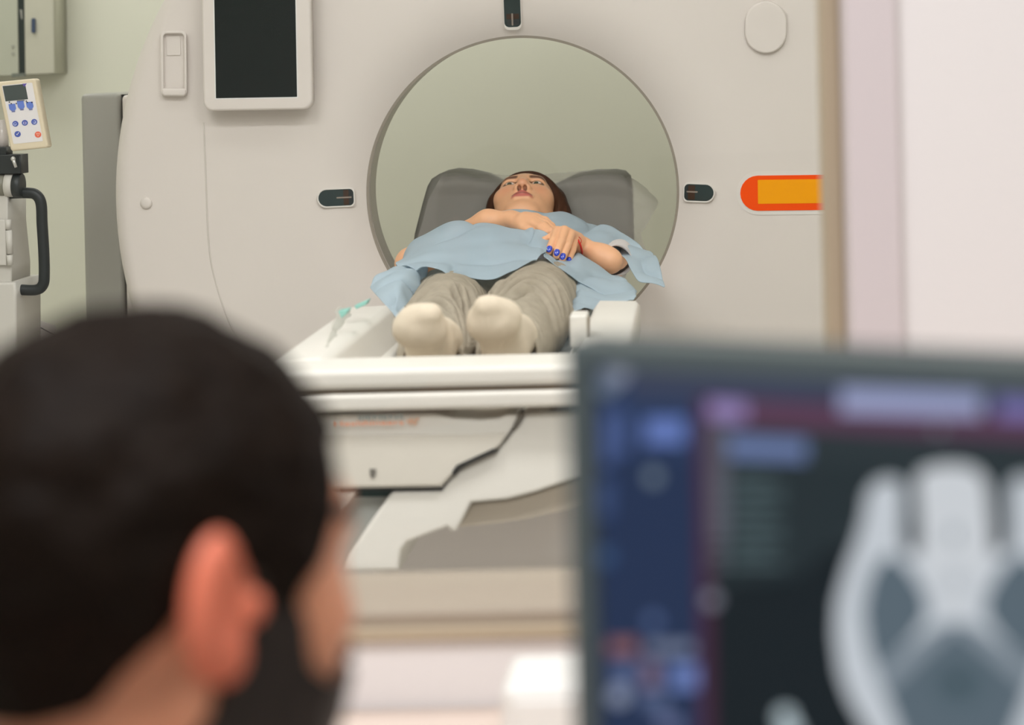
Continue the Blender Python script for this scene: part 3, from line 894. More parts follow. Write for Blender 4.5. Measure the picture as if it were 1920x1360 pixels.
# right arm: forearm across the chest, hand resting on the other wrist
fa.cap(A(862, 446, 4.28), A(915, 417, 4.255), 0.028, 0.026, 0.02)
fa.cap(A(915, 417, 4.255), A(958, 412, 4.235), 0.0255, 0.021, 0.02, flat=((0, 0, 1), 1.1))
fa.cap(A(958, 412, 4.235), A(1000, 415, 4.20), 0.020, 0.020, 0.014, flat=((0, 0.45, 0.9), 1.25))
for a_, b_, c_, d_ in (((1004, 409, 4.205), (1022, 414, 4.185), (1034, 424, 4.165), (1042, 434, 4.150)),
                       ((1004, 413, 4.19), (1024, 420, 4.165), (1036, 431, 4.145), (1043, 441, 4.135)),
                       ((1002, 417, 4.18), (1020, 424, 4.150), (1032, 434, 4.130), (1038, 442, 4.125)),
                       ((998, 420, 4.17), (1013, 428, 4.145), (1024, 437, 4.13), (1030, 444, 4.128))):
    fa.cap(A(985, 414, 4.20), A(*a_), 0.014, 0.0105, 0.01)
    fa.cap(A(*a_), A(*b_), 0.0102, 0.0090, 0.003)
    fa.cap(A(*b_), A(*c_), 0.0090, 0.0080, 0.003)
    fa.cap(A(*c_), A(*d_), 0.0080, 0.0068, 0.003)
fa.cap(A(968, 418, 4.215), A(982, 428, 4.175), 0.0165, 0.0115, 0.012)
fa.cap(A(982, 428, 4.175), A(1000, 436, 4.15), 0.0110, 0.0085, 0.004)
fa.cap(A(1000, 436, 4.15), A(1012, 441, 4.14), 0.0085, 0.0070, 0.004)
Va, Qa = fa.mesh()

# torso, upper arms and legs below the clothes
fb = Field((-0.74, 3.14, 0.77), (-0.02, 4.60, 1.03), 0.006)
fb.ell((-0.385, 4.32, 0.892), (0.165, 0.19, 0.082), 0.03)
fb.ell((-0.39, 4.14, 0.875), (0.135, 0.16, 0.072), 0.05)
fb.ell((-0.40, 4.06, 0.855), (0.14, 0.07, 0.050), 0.02)
fb.cap((-0.385, 4.42, 0.93), (-0.388, 4.55, 0.945), 0.055, 0.052, 0.03)
for sx in (-0.555, -0.215):
    fb.ell((sx, 4.42, 0.89), (0.055, 0.055, 0.055), 0.04)
er = P(772, 495, 4.27)
fb.cap((-0.555, 4.42, 0.885), er, 0.042, 0.030, 0.03)
fb.cap(er, A(862, 447, 4.285), 0.030, 0.028, 0.03)
fb.cap((-0.205, 4.42, 0.885), A(1144, 490, 4.17), 0.040, 0.023, 0.03)
LEG = {'l': ((-0.500, 3.95, 0.838), (-0.462, 3.60, 0.850), (-0.440, 3.235, 0.846)),
       'r': ((-0.318, 3.95, 0.844), (-0.314, 3.60, 0.860), (-0.312, 3.235, 0.852))}
for a_, b_, c_ in LEG.values():
    fb.cap(a_, b_, 0.044, 0.040, 0.01); fb.cap(b_, c_, 0.040, 0.028, 0.01)
Vb, Qb = fb.mesh()
n1, n2 = len(Vhw), len(Va)
Vall = np.concatenate([Vhw, Va, Vb]); Qall = np.concatenate([Qh, Qa + n1, Qb + n1 + n2])
BASE = (-0.39, 3.9, TZ + 0.01)
person = mk('person', Vall, Qall, SKIN, base=BASE)
tag(person, 'patient in a blue gown and grey jeans lying on the scanner table', 'person')
for nm, a in zip(('lip', 'brow_and_shade', 'blush'), head_attr):
    set_attr(person, nm, np.concatenate([a, np.zeros(len(Vall) - n1)]))

# eyes
def uvsphere(c, r, R=None, nu=24, nv=14):
    V = []; Fc = []
    r = r if hasattr(r, '__len__') else (r, r, r)
    for i in range(nv + 1):
        a = math.pi * i / nv
        for j in range(nu):
            b = 2 * math.pi * j / nu
            p = Vector((r[0] * math.sin(a) * math.cos(b), r[1] * math.sin(a) * math.sin(b), r[2] * math.cos(a)))
            if R is not None: p = R @ p
            V.append(p + Vector(c))
    for i in range(nv):
        for j in range(nu):
            Fc.append((i * nu + j, (i + 1) * nu + j, (i + 1) * nu + (j + 1) % nu, i * nu + (j + 1) % nu))
    return V, Fc
EYEW = mat('eye_white', (226, 214, 204), 0.15)
IRIS = mat('iris_green', (70, 78, 62), 0.1)
for s in (-1, 1):
    c = CH + RH @ Vector((s * 0.031, 0.003, 0.0655))
    v, f = uvsphere(c, 0.0131)
    e = mk('eye', v, f, EYEW, person)
    d = RH @ Vector((-0.08, -0.16, 1)).normalized()
    v, f = uvsphere(c + d * 0.0086, (0.0070, 0.0070, 0.0052), RH)
    mk('iris', v, f, IRIS, e)
# hair
reg = region(fdh, (-0.13, -0.06, 0.0, 0.03, 0.055, 0.075, 0.1), (-0.16, -0.12, -0.035, 0.014, 0.060, 0.080, 0.096))
x_ = fdh.ax[0][:, None, None]
shell = Fnh - (0.013 - 0.006 * np.clip((fdh.ax[2][None, None, :] - 0.02) / 0.03, 0, 1) + 0.006 * (x_ > 0) * np.clip(x_ / 0.06, 0, 1))
hairF = smax(shell, -reg.astype(np.float32), 0.012)
fh2 = Field.__new__(Field); fh2.__dict__.update(fdh.__dict__); fh2.F = hairF.astype(np.float32)
fh2.ell((0.078, 0.01, -0.02), (0.022, 0.075, 0.050), 0.02)
fh2.cap((0.082, 0.0, -0.012), (0.086, -0.13, -0.035), 0.024, 0.023, 0.02)
fh2.ell((-0.074, 0.01, -0.02), (0.018, 0.07, 0.045), 0.02)
fh2.cap((-0.076, 0.0, -0.018), (-0.088, -0.13, -0.045), 0.020, 0.019, 0.02)
Vr, Qr = fh2.mesh()
mk('hair', place(Vr, RH, CH), Qr, HAIRB, person, label='dark brown straight hair')
# white shirt under the gown
TEE = mat('tee_white', (222, 216, 214), 0.8, grain=0.03)
yb_ = fb.ax[1][None, :, None]; xb_ = fb.ax[0][:, None, None]
tf = np.maximum(np.maximum(fb.F - 0.004, np.maximum(4.02 - yb_, yb_ - 4.50)), np.maximum(-0.57 - xb_, xb_ + 0.20))
Vt_, Qt_ = fb.mesh(tf.astype(np.float32))
mk('shirt', Vt_, Qt_, TEE, person, label='white shirt under the gown')
# painted nails
NAIL = mat('nail_polish_blue', (24, 62, 190), 0.12, coat=0.6)
for a_, b_, r_ in nails:
    ax = (b_ - a_).normalized()
    out = Vector((0.02, -0.95, 0.30)); out = (out - ax * out.dot(ax)).normalized()
    sd = ax.cross(out)
    R = Matrix((sd, ax, out)).transposed()
    v, f = uvsphere(a_.lerp(b_, 0.62) + out * r_ * 0.90, (r_ * 0.78, 0.0084, 0.0026), R, 18, 10)
    mk('fingernail', v, f, NAIL, person, label='glossy blue painted nail')
# red thread bracelet
RED = mat('red_thread', (214, 30, 12), 0.6)
loop = [P(1076, 443, 4.13), P(1083, 449, 4.115), P(1088, 459, 4.11), P(1091, 472, 4.125), P(1090, 476, 4.17), P(1082, 466, 4.19), P(1074, 452, 4.18), P(1073, 444, 4.15)]
br = tube('bracelet', loop + [loop[0]], 0.0021, RED, person, 8, 60, label='thin red thread bracelet')
tube('thread_end', [P(1076, 445, 4.125), P(1083, 443.5, 4.12), P(1089, 448, 4.115), P(1090, 454, 4.115), P(1087.5, 458, 4.118)], 0.0007, RED, br, 6, 30)
# white sleeve edge
TEE = mat('tee_white', (222, 216, 214), 0.8, grain=0.03)
el = P(1149, 491, 4.14)
ax = (P(1142, 472, 4.36) - P(1144, 490, 4.15)).normalized()
e1 = ax.cross(Vector((0, 0, 1))).normalized(); e2 = ax.cross(e1)
V = []; Fc = []
for i, (t, r) in enumerate(((0.016, 0.034), (0.018, 0.031), (0.05, 0.033), (0.10, 0.036), (0.18, 0.037))):
    for j in range(32):
        a = 2 * math.pi * j / 32
        rr = r * (1 + 0.06 * math.sin(3 * a + i))
        V.append(el + ax * (t + 0.02 * math.cos(a)) + (e1 * math.cos(a) + e2 * math.sin(a)) * rr + Vector((0.008, 0, 0)))
for i in range(4):
    for j in range(32):
        Fc.append((i * 32 + j, i * 32 + (j + 1) % 32, (i + 1) * 32 + (j + 1) % 32, (i + 1) * 32 + j))
solid(mk('shirt_sleeve', V, Fc, TEE, person, label='white short sleeve'), 0.002)

# ---------------- jeans
fj = Field((-0.64, 3.17, 0.77), (-0.14, 4.14, 1.04), 0.003)
for key, (a_, b_, c_) in LEG.items():
    a_, b_, c_ = map(Vector, (a_, b_, c_))
    kb = 1.0 if key == 'l' else 1.04
    end = c_ + (c_ - b_).normalized() * 0.06
    fj.cap(a_ + Vector((0, 0.03, 0.0)), b_, 0.084 * kb, 0.070 * kb, 0.02)
    fj.cap(b_, end, 0.070 * kb, 0.054 if key == 'l' else 0.050, 0.03)
fj.ell((-0.40, 4.04, 0.86), (0.16, 0.12, 0.070), 0.03)
y_ = fj.ax[1][None, :, None]; z_ = fj.ax[2][None, None, :]; xj = fj.ax[0][:, None, None]
# the legs rest on the sheet: flatten below, open hems at the ankles
fj.F = np.maximum(fj.F, (TZ + 0.006 - z_)).astype(np.float32)
hem = (3.222 + 0.10 * (z_ - 0.87) + np.where(xj < -0.375, -0.25, -0.15) * (xj - np.where(xj < -0.375, -0.44, -0.31)))
fj.F = smax(fj.F, (hem - y_).astype(np.float32) + 0 * fj.F, 0.004)
for a_, b_, c_ in LEG.values():
    b_, c_ = Vector(b_), Vector(c_)
    fj.cap(c_ + (b_ - c_).normalized() * 0.05, c_ + (c_ - b_).normalized() * 0.12, 0.043, 0.049, 0.004, sub=True)
Vj, Qj = fj.mesh()
def vnormals(V, Q):
    n = np.cross(V[Q[:, 2]] - V[Q[:, 0]], V[Q[:, 3]] - V[Q[:, 1]])
    N = np.zeros_like(V)
    for k in range(4): np.add.at(N, Q[:, k], n)
    return N / (np.linalg.norm(N, axis=1, keepdims=True) + 1e-12)
Nj = vnormals(Vj, Qj)
D = np.zeros(len(Vj))
for i in range(len(Vj)):
    x, y, z = Vj[i]
    legx = -0.463 if x < -0.385 else -0.307
    across = x - legx
    knee = math.exp(-((y - 3.53) / 0.13) ** 2)
    hemf = math.exp(-((y - 3.25) / 0.05) ** 2)
    # sagging folds: bend around the leg, tight behind the knee
    yy = y + 2.2 * across * across / 0.07 + 0.25 * across * (1 if x < -0.385 else -1)
    p = Vector((across * 7 + (3 if x < -0.385 else 9), yy * 21, z * 5))
    r1 = 1 - 2.2 * abs(noise.noise(p))
    p2 = Vector((x * 16, yy * 34, z * 14))
    r2 = noise.noise(p2)
    fold = 0.0
    if z > 0.835:
        sgn = 0 if x < -0.385 else 1
        # rounded rolls of cloth with sharp valleys between them
        arc = y + 2.6 * across * across / 0.07 + (0.9 if sgn == 0 else -0.8) * across
        ph = arc / 0.064 + 1.2 * noise.noise(Vector((across * 11 + sgn * 5, arc * 9, 2.0))) + 0.25 * noise.noise(Vector((across * 30, arc * 24 + sgn * 4, 7.0)))
        am = (0.25 + 0.9 * knee) * (1 - 0.7 * min(1, max(0, (y - 3.72) / 0.12))) + 0.3 * knee * noise.noise(Vector((across * 13 + sgn * 8, arc * 11, 5.0)))
        fold = max(0.0, am) * (abs(math.sin(math.pi * ph)) ** 0.5 - 0.85) * min(1, (z - 0.835) / 0.03)
    D[i] = 0.024 * fold + (0.0020 + 0.0030 * knee) * r1 + (0.002 + 0.003 * knee) * r2 - 0.004 * hemf * abs(noise.noise(p2 * 0.7))
Vj2 = Vj + Nj * D[:, None]
Vj2[:, 2] = np.maximum(Vj2[:, 2], TZ + 0.005)
DENIM = mat('grey_denim', (166, 156, 138), 0.85, grain=0.16, gscale=55, bump=0.35, bscale=900)
jeans = mk('jeans', Vj2, Qj, DENIM, person, label='faded grey beige jeans, creased at the knees')
from mathutils.bvhtree import BVHTree
bvh = BVHTree.FromPolygons([tuple(p) for p in Vj2], [tuple(int(i) for i in q) for q in Qj])
SEAM = mat('seam_thread', (112, 104, 92), 0.85)
for line in (((913, 527), (889, 551), (878, 574), (882, 593), (874, 609), (851, 645)), ((917, 531), (894, 553), (883, 574), (887, 594), (878, 612), (856, 647)),
             ((1072, 526), (1050, 561), (1031, 583), (1030, 607), (1007, 639)), ((1076, 529), (1055, 563), (1036, 586), (1034, 609), (1012, 640)),
             ((753, 565), (758, 572), (763, 580))):
    pts = []
    for x, y in catmull(line, 26):
        d = (P(x, y, 1) - CAM).normalized()
        loc, nrm, _, _ = bvh.ray_cast(CAM, d)
        if loc is not None and (not pts or (loc - pts[-1]).length < 0.04): pts.append(loc + nrm * 0.0002)
    if len(pts) > 3: tube('seam', pts, 0.0017, SEAM, jeans, 6)

# ---------------- socks
SOCK = tint_mat('sock_cream', (222, 208, 186), [('soil', (196, 176, 148))], 0.9, bump=0.4, bscale=500)
def sock(toe, ball, heel, ank, side, shinend):
    fs = Field((min(toe.x, heel.x) - 0.085, 2.96, 0.80), (max(toe.x, heel.x) + 0.085, 3.36, 1.0), 0.002)
    toe, ball, heel, ank, shinend = map(Vector, (toe, ball, heel, ank, shinend))
    up = (toe - heel).normalized()
    nrm = Vector((0, -1, 0)); nrm = (nrm - up * nrm.dot(up)).normalized()      # out of the sole
    sd = up.cross(nrm).normalized()
    fs.ell(heel, (0.029, 0.034, 0.034), 0.02)
    fs.cap(heel, ball, 0.027, 0.033, 0.02, flat=(nrm, 1.25))
    fs.ell(ball + sd * 0.015, 0.025, 0.016); fs.ell(ball - sd * 0.017, 0.022, 0.016)
    tl = [(-0.026, -0.026, 0.0105), (-0.017, -0.016, 0.0108), (-0.006, -0.006, 0.0110), (0.005, 0.001, 0.0115), (0.016, 0.000, 0.0145)]
    for a_, b_, r_ in tl:
        p = toe + sd * (a_ * side) + up * (b_ - 0.014)
        fs.cap(ball + sd * (a_ * side * 0.9), p, r_ * 1.15, r_ * 1.05, 0.012)
    fs.cap(heel + up * 0.02 - nrm * 0.015, ank, 0.031, 0.031, 0.03)
    fs.cap(ball - nrm * 0.012, ank, 0.026, 0.032, 0.03)
    fs.cap(ank, shinend, 0.030, 0.028, 0.02)
    fs.F = np.maximum(fs.F, (TZ + 0.005 - fs.ax[2][None, None, :])).astype(np.float32)
    V, Q = fs.mesh()
    N = vnormals(V, Q)
    W = np.array([noise.noise(Vector(p) * 60) * 0.0009 for p in V])
    o = mk('sock', V + N * W[:, None], Q, SOCK, person, label='cream ankle sock')
    dn = N @ np.array(tuple(nrm))
    hgt = (V - np.array(tuple(heel))) @ np.array(tuple(up))
    set_attr(o, 'soil', sstep(dn, 0.3, 0.9) * (0.45 * sstep(-np.abs(hgt - 0.09), -0.05, -0.01) + 0.35 * sstep(-np.abs(hgt), -0.05, 0)))
    return o
sock(P(789, 580, 3.035), P(787, 618, 3.07), P(808, 672, 3.155), P(822, 640, 3.235), 1, (-0.443, 3.31, 0.862))
sock(P(925, 563, 3.035), P(925, 606, 3.07), P(950, 668, 3.155), P(962, 632, 3.235), -1, (-0.312, 3.31, 0.866))

# ---------------- gown
GOWN = mat('gown_blue', (202, 220, 230), 0.75, trans=0.3, alpha=0.84, grain=0.05, gscale=9, bump=0.2, bscale=700)
parts = []
parts.append(patch_geo([[(838, 446, 4.46), (878, 413, 4.46), (912, 398, 4.43), (945, 392.5, 4.41), (985, 393, 4.40), (1045, 396.5, 4.41), (1092, 410, 4.44), (1140, 434, 4.46)],
    [(806, 456, 4.36), (862, 424, 4.36), (905, 410, 4.34), (945, 404, 4.33), (985, 404, 4.32), (1050, 409, 4.33), (1096, 424, 4.36), (1136, 446, 4.38)],
    [(790, 470, 4.28), (855, 440, 4.27), (905, 424, 4.25), (945, 420, 4.24), (985, 422, 4.235), (1050, 430, 4.235), (1096, 446, 4.27), (1130, 466, 4.30)],
    [(786, 490, 4.2), (850, 468, 4.17), (905, 452, 4.14), (945, 450, 4.12), (985, 452, 4.11), (1045, 458, 4.13), (1092, 472, 4.19), (1125, 488, 4.22)]], 70, 50, 0.006, 9, 1.0))
parts.append(patch_geo([[(748, 489, 4.23), (772, 455, 4.235), (800, 440, 4.23), (842, 418, 4.225), (885, 416, 4.205), (925, 421.5, 4.19), (965, 429, 4.165), (984, 434, 4.15), (998, 424, 4.135), (1018, 434, 4.115), (1036, 452, 4.095)],
    [(744, 492, 4.17), (768, 468, 4.17), (798, 455, 4.15), (842, 440, 4.14), (885, 438, 4.12), (925, 441, 4.10), (965, 445, 4.09), (986, 448, 4.08), (1000, 444, 4.08), (1016, 448, 4.08), (1032, 458, 4.075)],
    [(742, 494, 4.09), (770, 482, 4.07), (800, 474, 4.05), (842, 470, 4.03), (885, 478, 4.00), (925, 480, 3.99), (965, 470, 3.99), (986, 464, 4.00), (1000, 462, 4.01), (1014, 460, 4.02), (1028, 464, 4.05)],
    [(742, 497, 4.00), (766, 501, 3.92), (798, 500, 3.88), (838, 508, 3.86), (880, 522, 3.87), (925, 526, 3.87), (962, 510, 3.86), (985, 495, 3.87), (1000, 485, 3.89), (1012, 478, 3.93), (1024, 472, 3.99)]], 130, 80, 0.0075, 8, 5.0))
parts.append(patch_geo([[(692, 535, 3.86), (712, 517, 3.90), (738, 502, 3.94), (765, 496, 3.97), (796, 497, 3.99)],
    [(698, 545, 3.80), (716, 533, 3.80), (742, 520, 3.82), (764, 513, 3.86), (798, 515, 3.95)],
    [(716, 565, 3.72), (728, 560, 3.71), (744, 553, 3.71), (758, 548, 3.76), (790, 548, 3.88)],
    [(740, 598, 3.62), (743, 601, 3.615), (747, 604, 3.61), (752, 600, 3.64), (772, 594, 3.74)]], 50, 60, 0.010, 10, 2.0))
parts.append(patch_geo([[(1016, 473, 4.03), (1045, 484, 4.05), (1066, 486, 4.08), (1084, 472, 4.12), (1115, 492, 4.10), (1146, 512, 4.08), (1174, 520, 4.06), (1193, 545, 4.02)],
    [(1018, 477, 3.99), (1046, 491, 3.99), (1068, 500, 4.00), (1088, 496, 4.02), (1115, 514, 4.00), (1146, 530, 3.98), (1172, 534, 3.98), (1193, 549, 3.98)],
    [(1020, 480, 3.93), (1048, 497, 3.90), (1071, 513, 3.90), (1092, 528, 3.92), (1117, 548, 3.90), (1142, 557, 3.90), (1168, 558, 3.92), (1192, 553, 3.95)]], 80, 34, 0.0055, 10, 8.0))
parts.append(patch_geo([[(1072, 508, 4.02), (1090, 522, 3.98), (1115, 540, 3.95), (1142, 548, 3.94), (1168, 548, 3.95), (1191, 543, 3.98)],
    [(1072, 540, 3.92), (1090, 545, 3.84), (1115, 555, 3.80), (1142, 562, 3.80), (1168, 560, 3.83), (1192, 552, 3.88)],
    [(1062, 572, 3.78), (1084, 566, 3.72), (1105, 570, 3.70), (1125, 577, 3.70), (1162, 567, 3.74), (1192, 555, 3.82)],
    [(1046, 604, 3.62), (1068, 588, 3.62), (1092, 574, 3.64), (1122, 579, 3.67), (1164, 569, 3.72), (1193, 557, 3.80)]], 60, 40, 0.004, 9, 4.0))
parts.append(patch_geo([[(1074, 450, 4.24), (1098, 440, 4.28), (1130, 421, 4.34), (1165, 438, 4.32), (1198, 457, 4.28), (1224, 472, 4.22)],
    [(1080, 460, 4.20), (1104, 455, 4.22), (1132, 445, 4.25), (1166, 458, 4.24), (1204, 476, 4.20), (1234, 492, 4.15)],
    [(1085, 466, 4.17), (1110, 467, 4.175), (1136, 462, 4.18), (1166, 472, 4.18), (1206, 498, 4.13), (1240, 512, 4.09)],
    [(1090, 469, 4.155), (1114, 475, 4.15), (1140, 472, 4.145), (1170, 486, 4.14), (1198, 529, 4.06), (1246, 531, 4.03)]], 80, 50, 0.008, 9, 6.0))
v, f = join_geo(parts)
gown = mk('gown', v, f, GOWN, person, label='light blue disposable gown')
solid(gown, 0.0012)
gb = BVHTree.FromPolygons([tuple(p) for p in v], [tuple(q) for q in f])
def on_gown(x, y):
    d = (P(x, y, 1) - CAM).normalized()
    loc, nrm, _, _ = gb.ray_cast(CAM, d)
    return (loc if loc is not None else P(x, y, 4.39)) - d * 0.003
PRINT = mat('gown_print', (108, 122, 142), 0.7)
for line in (((992.5, 404.5), (993, 401.5), (996, 400.8), (996.5, 404.5)), ((998, 400.8), (1000.5, 401.2), (1000.5, 404.6), (998, 404.4), (998, 401)), ((983, 403.4), (990, 403.8))):
    tube('print_mark', [on_gown(x, y) for x, y in line], 0.0006, PRINT, gown, 6)

# ================================================================== contrast injector at the left
YI = 4.30
inj = empty('contrast_injector', (P(0, 500, YI).x, YI + 0.1, 0), 'white contrast injector on a stand with a tilted keypad and black handle', 'injector')
IW = mat('injector_white', (206, 203, 194), 0.45, grain=0.02)
box('pole', (P(-30, 500, YI).x, YI + 0.02, 0.0), (P(-8, 500, YI).x, YI + 0.06, 1.05), SILVER, inj, 0.008)
prism('upper_column', [(-60, 362), (14, 362), (14, 420), (22, 500), (22, 535), (-60, 535)], YI, 0.12, IW, inj, 0.004)
door = prism('hinged_door', [(-60, 412), (10, 412), (12, 498), (-60, 498)], YI - 0.012, 0.03, IW, inj, 0.004)
tube('hinge', [P(15, 412, YI - 0.008), P(15.5, 430, YI - 0.008)], 0.0065, IW, door, 12)
tube('hinge', [P(16, 432, YI - 0.008), P(19, 476, YI - 0.008)], 0.0070, IW, door, 12)
tube('hinge', [P(18, 478, YI - 0.008), P(19, 497, YI - 0.008)], 0.0065, IW, door, 12)
prism('lower_body', [(-80, 531), (28, 530), (30, 560), (32, 780), (-80, 780)], YI - 0.02, 0.16, IW, inj, 0.006)
prism('body_edge', [(30, 572), (36, 580), (37, 620), (36, 780), (30, 780)], YI + 0.01, 0.1, GREYP, inj, 0.002)
box('stand_base', (P(-150, 600, YI).x, YI - 0.15, 0.0), (P(110, 600, YI).x, YI + 0.22, 0.09), GREYP, inj, 0.02)
box('stand_column', (P(-50, 600, YI).x, YI, 0.05), (P(20, 600, YI).x, YI + 0.1, 0.6), GREYP, inj, 0.01)
# handle
hp = [(10, 363), (52, 362), (68, 366), (77, 382), (79, 420), (82, 470), (83, 515), (80, 535), (66, 544), (30, 543), (10, 542)]
tube('handle', [P(x, y, YI + 0.02) for x, y in hp], 10.2 * YI / F_PX, BLACKM, inj, 18, 90, label='curved black handle')
# clamp and swivel
prism('clamp_block', [(-30, 290), (38, 290), (39, 326), (-30, 327)], YI - 0.01, 0.05, BLACKP, inj, 0.003)
prism('clamp_block', [(-30, 276), (12, 276), (12, 291), (-30, 291)], YI - 0.004, 0.04, BLACKP, inj, 0.002)
lv = tube('clamp_lever', [P(24.5, 298, YI - 0.022), P(27, 306, YI - 0.022), P(30, 314, YI - 0.022)], [0.0042, 0.0034, 0.0030], SILVER, inj, 10)
mk('lever_knob', *uvsphere(P(24.5, 298, YI - 0.022), 0.0052), SILVER, inj)
def disc_x(name, px0, px1, cy, rpx, Y, m, parent):
    a = P(px0, cy, Y); b = P(px1, cy, Y)
    return tube(name, [a, a.lerp(b, 0.04), a.lerp(b, 0.5), a.lerp(b, 0.96), b], [rpx * 0.93 * Y / F_PX, rpx * Y / F_PX, rpx * Y / F_PX, rpx * Y / F_PX, rpx * 0.93 * Y / F_PX], m, parent, 36)
disc_x('swivel', -40, 12, 347, 21.5, YI + 0.01, mat('swivel_grey', (128, 126, 112), 0.4), inj)
disc_x('swivel_ring', 12, 27, 347, 22.5, YI + 0.01, IW, inj)
disc_x('swivel_end', 27, 42, 348, 22.5, YI + 0.01, BLACKP, inj)
tube('syringe', [P(4, 225, YI + 0.03), P(5, 262, YI + 0.03), P(6, 278, YI + 0.03)], 0.012, mat('syringe_clear', (214, 208, 204), 0.2), inj, 16)
# keypad, tilted
YK = YI - 0.03
a0, b0, c0, d0 = (-6, 154), (66, 147), (90, 277), (20, 284)
def kp(u, v):
    """position on the keypad front: u across, v down"""
    x = a0[0] + (b0[0] - a0[0]) * u + (d0[0] - a0[0]) * v + (c0[0] - b0[0] - d0[0] + a0[0]) * u * v
    y = a0[1] + (b0[1] - a0[1]) * u + (d0[1] - a0[1]) * v + (c0[1] - b0[1] - d0[1] + a0[1]) * u * v
    return (x, y)
def kpoly(pts): return [kp(u, v) for u, v in pts]
def krr(u0, v0, u1, v1, r=0.05):
    return kpoly([(x, y / 1.85) for x, y in rrect(u0, v0 * 1.85, u1, v1 * 1.85, r, 4)])
kpad = prism('control_keypad', krr(0, 0, 1, 1, 0.07), YK, 0.028, CREAM, inj, 0.004)
kpad['label'] = 'tilted cream keypad box with small dark display'
kf = prism('keypad_face', krr(0.11, 0.055, 0.90, 0.90, 0.03), YK - 0.0006, 0.002, PLATE, kpad)
KB = mat('icon_blue', (74, 96, 178), 0.5); KL = mat('icon_lightblue', (104, 132, 212), 0.5); KR = mat('icon_red', (240, 112, 82), 0.5); KD = mat('icon_dark', (70, 70, 76), 0.5)
KV = mat('icon_violet', (98, 80, 168), 0.5)
prism('display', krr(0.125, 0.065, 0.715, 0.285, 0.01), YK - 0.0010, 0.002, mat('lcd_dark', (70, 80, 78), 0.25), kpad)
prism('icon', kpoly([(0.64, 0.06), (0.76, 0.06), (0.68, 0.105)]), YK - 0.0012, 0.002, KV, kpad)
def kdisc(u, v, r, m, off=0.0014):
    cx, cy = kp(u, v); return prism('key', turn(circ(cx, cy, r, 24, r * 0.96), cx, cy, 8), YK - off, 0.002, m, kpad)
def kmark(pts, m, off=0.0018): return prism('key_mark', pts, YK - off, 0.001, m, kpad)
for u, v, h in ((0.27, 0.40, 0.07), (0.50, 0.385, 0.085), (0.73, 0.395, 0.07)):
    kmark(kpoly([(u - 0.085, v - h), (u + 0.085, v - h), (u + 0.09, v), (u + 0.05, v + 0.028), (u - 0.04, v + 0.028), (u - 0.085, v)]), KL)
    kmark(kpoly([(u - 0.04, v + 0.035), (u + 0.05, v + 0.035), (u + 0.05, v + 0.045), (u - 0.04, v + 0.045)]), KB)
kmark(kpoly([(0.42, 0.292), (0.62, 0.292), (0.62, 0.302), (0.42, 0.302)]), KD)
for u, v in ((0.26, 0.325), (0.39, 0.33), (0.68, 0.33), (0.80, 0.335), (0.22, 0.30), (0.66, 0.31)):
    cx, cy = kp(u, v); kmark(circ(cx, cy, 1.3, 8), KD)
for i, u in enumerate((0.265, 0.515, 0.765)):
    v = 0.615
    kdisc(u, v, 5.6, KB); cx, cy = kp(u, v)
    kmark(circ(cx - 0.6 + i * 0.6, cy + 0.5, 3.2, 16), mat('icon_pale', (188, 196, 232), 0.5))
    kmark([(cx - 1.8, cy - 2.2), (cx + 2.4, cy), (cx - 1.8, cy + 2.2)] if i != 1 else [(cx - 0.9, cy - 3), (cx + 0.9, cy - 3), (cx + 0.9, cy + 3), (cx - 0.9, cy + 3)], KB if i != 1 else KV, 0.0022)
kdisc(0.27, 0.765, 5.8, KB); cx, cy = kp(0.27, 0.765)
kmark([(cx - 2.6, cy + 0.2), (cx - 0.8, cy + 2.2), (cx + 2.8, cy - 3.2), (cx + 1.8, cy - 3.6), (cx - 0.9, cy + 0.6), (cx - 1.8, cy - 0.6)], PLATE)
kdisc(0.80, 0.80, 6.0, KR); cx, cy = kp(0.80, 0.80)
kmark([(cx - 3.6, cy - 2.6), (cx + 3.8, cy - 2.8), (cx + 0.2, cy + 3.8)], mat('icon_palered', (250, 200, 180), 0.5))
kmark([(cx - 2.0, cy - 1.7), (cx + 2.2, cy - 1.9), (cx + 0.2, cy + 2.0)], KR, 0.0022)
# printed card behind the injector
YCD = YI + 0.14
card = prism('printed_card', [(36, 588), (104, 612), (96, 700), (34, 690)], YCD, 0.004, mat('card_white', (214, 208, 202), 0.6), inj)
card['label'] = 'white card with printed lines and a blue patch'
for (x0, y0, x1, y1) in ((43, 598, 84, 619), (43, 602, 72, 617), (84, 619, 104, 630)):
    prism('print_line', [(x0, y0 - 0.9), (x1, y1 - 0.9), (x1, y1 + 0.9), (x0, y0 + 0.9)], YCD - 0.0008, 0.001, KD, card)
prism('print_patch', [(45, 609), (63, 619), (60, 626), (42, 618)], YCD - 0.0008, 0.001, mat('print_blue', (92, 98, 150), 0.6), card)
prism('print_patch', [(40, 620), (66, 630), (64, 648), (38, 640)], YCD - 0.0007, 0.001, mat('print_pink', (190, 170, 162), 0.6), card)
for k in range(3):
    prism('print_mark', [(40 + k * 5, 629 + k), (43 + k * 5, 630 + k), (43 + k * 5, 641 + k), (40 + k * 5, 640 + k)], YCD - 0.0012, 0.001, mat('print_grey', (110, 100, 98), 0.6), card)
prism('print_logo', [(36, 592), (41, 588), (40, 593), (43, 590), (42, 596), (36, 597)], YCD - 0.0008, 0.001, KD, card)

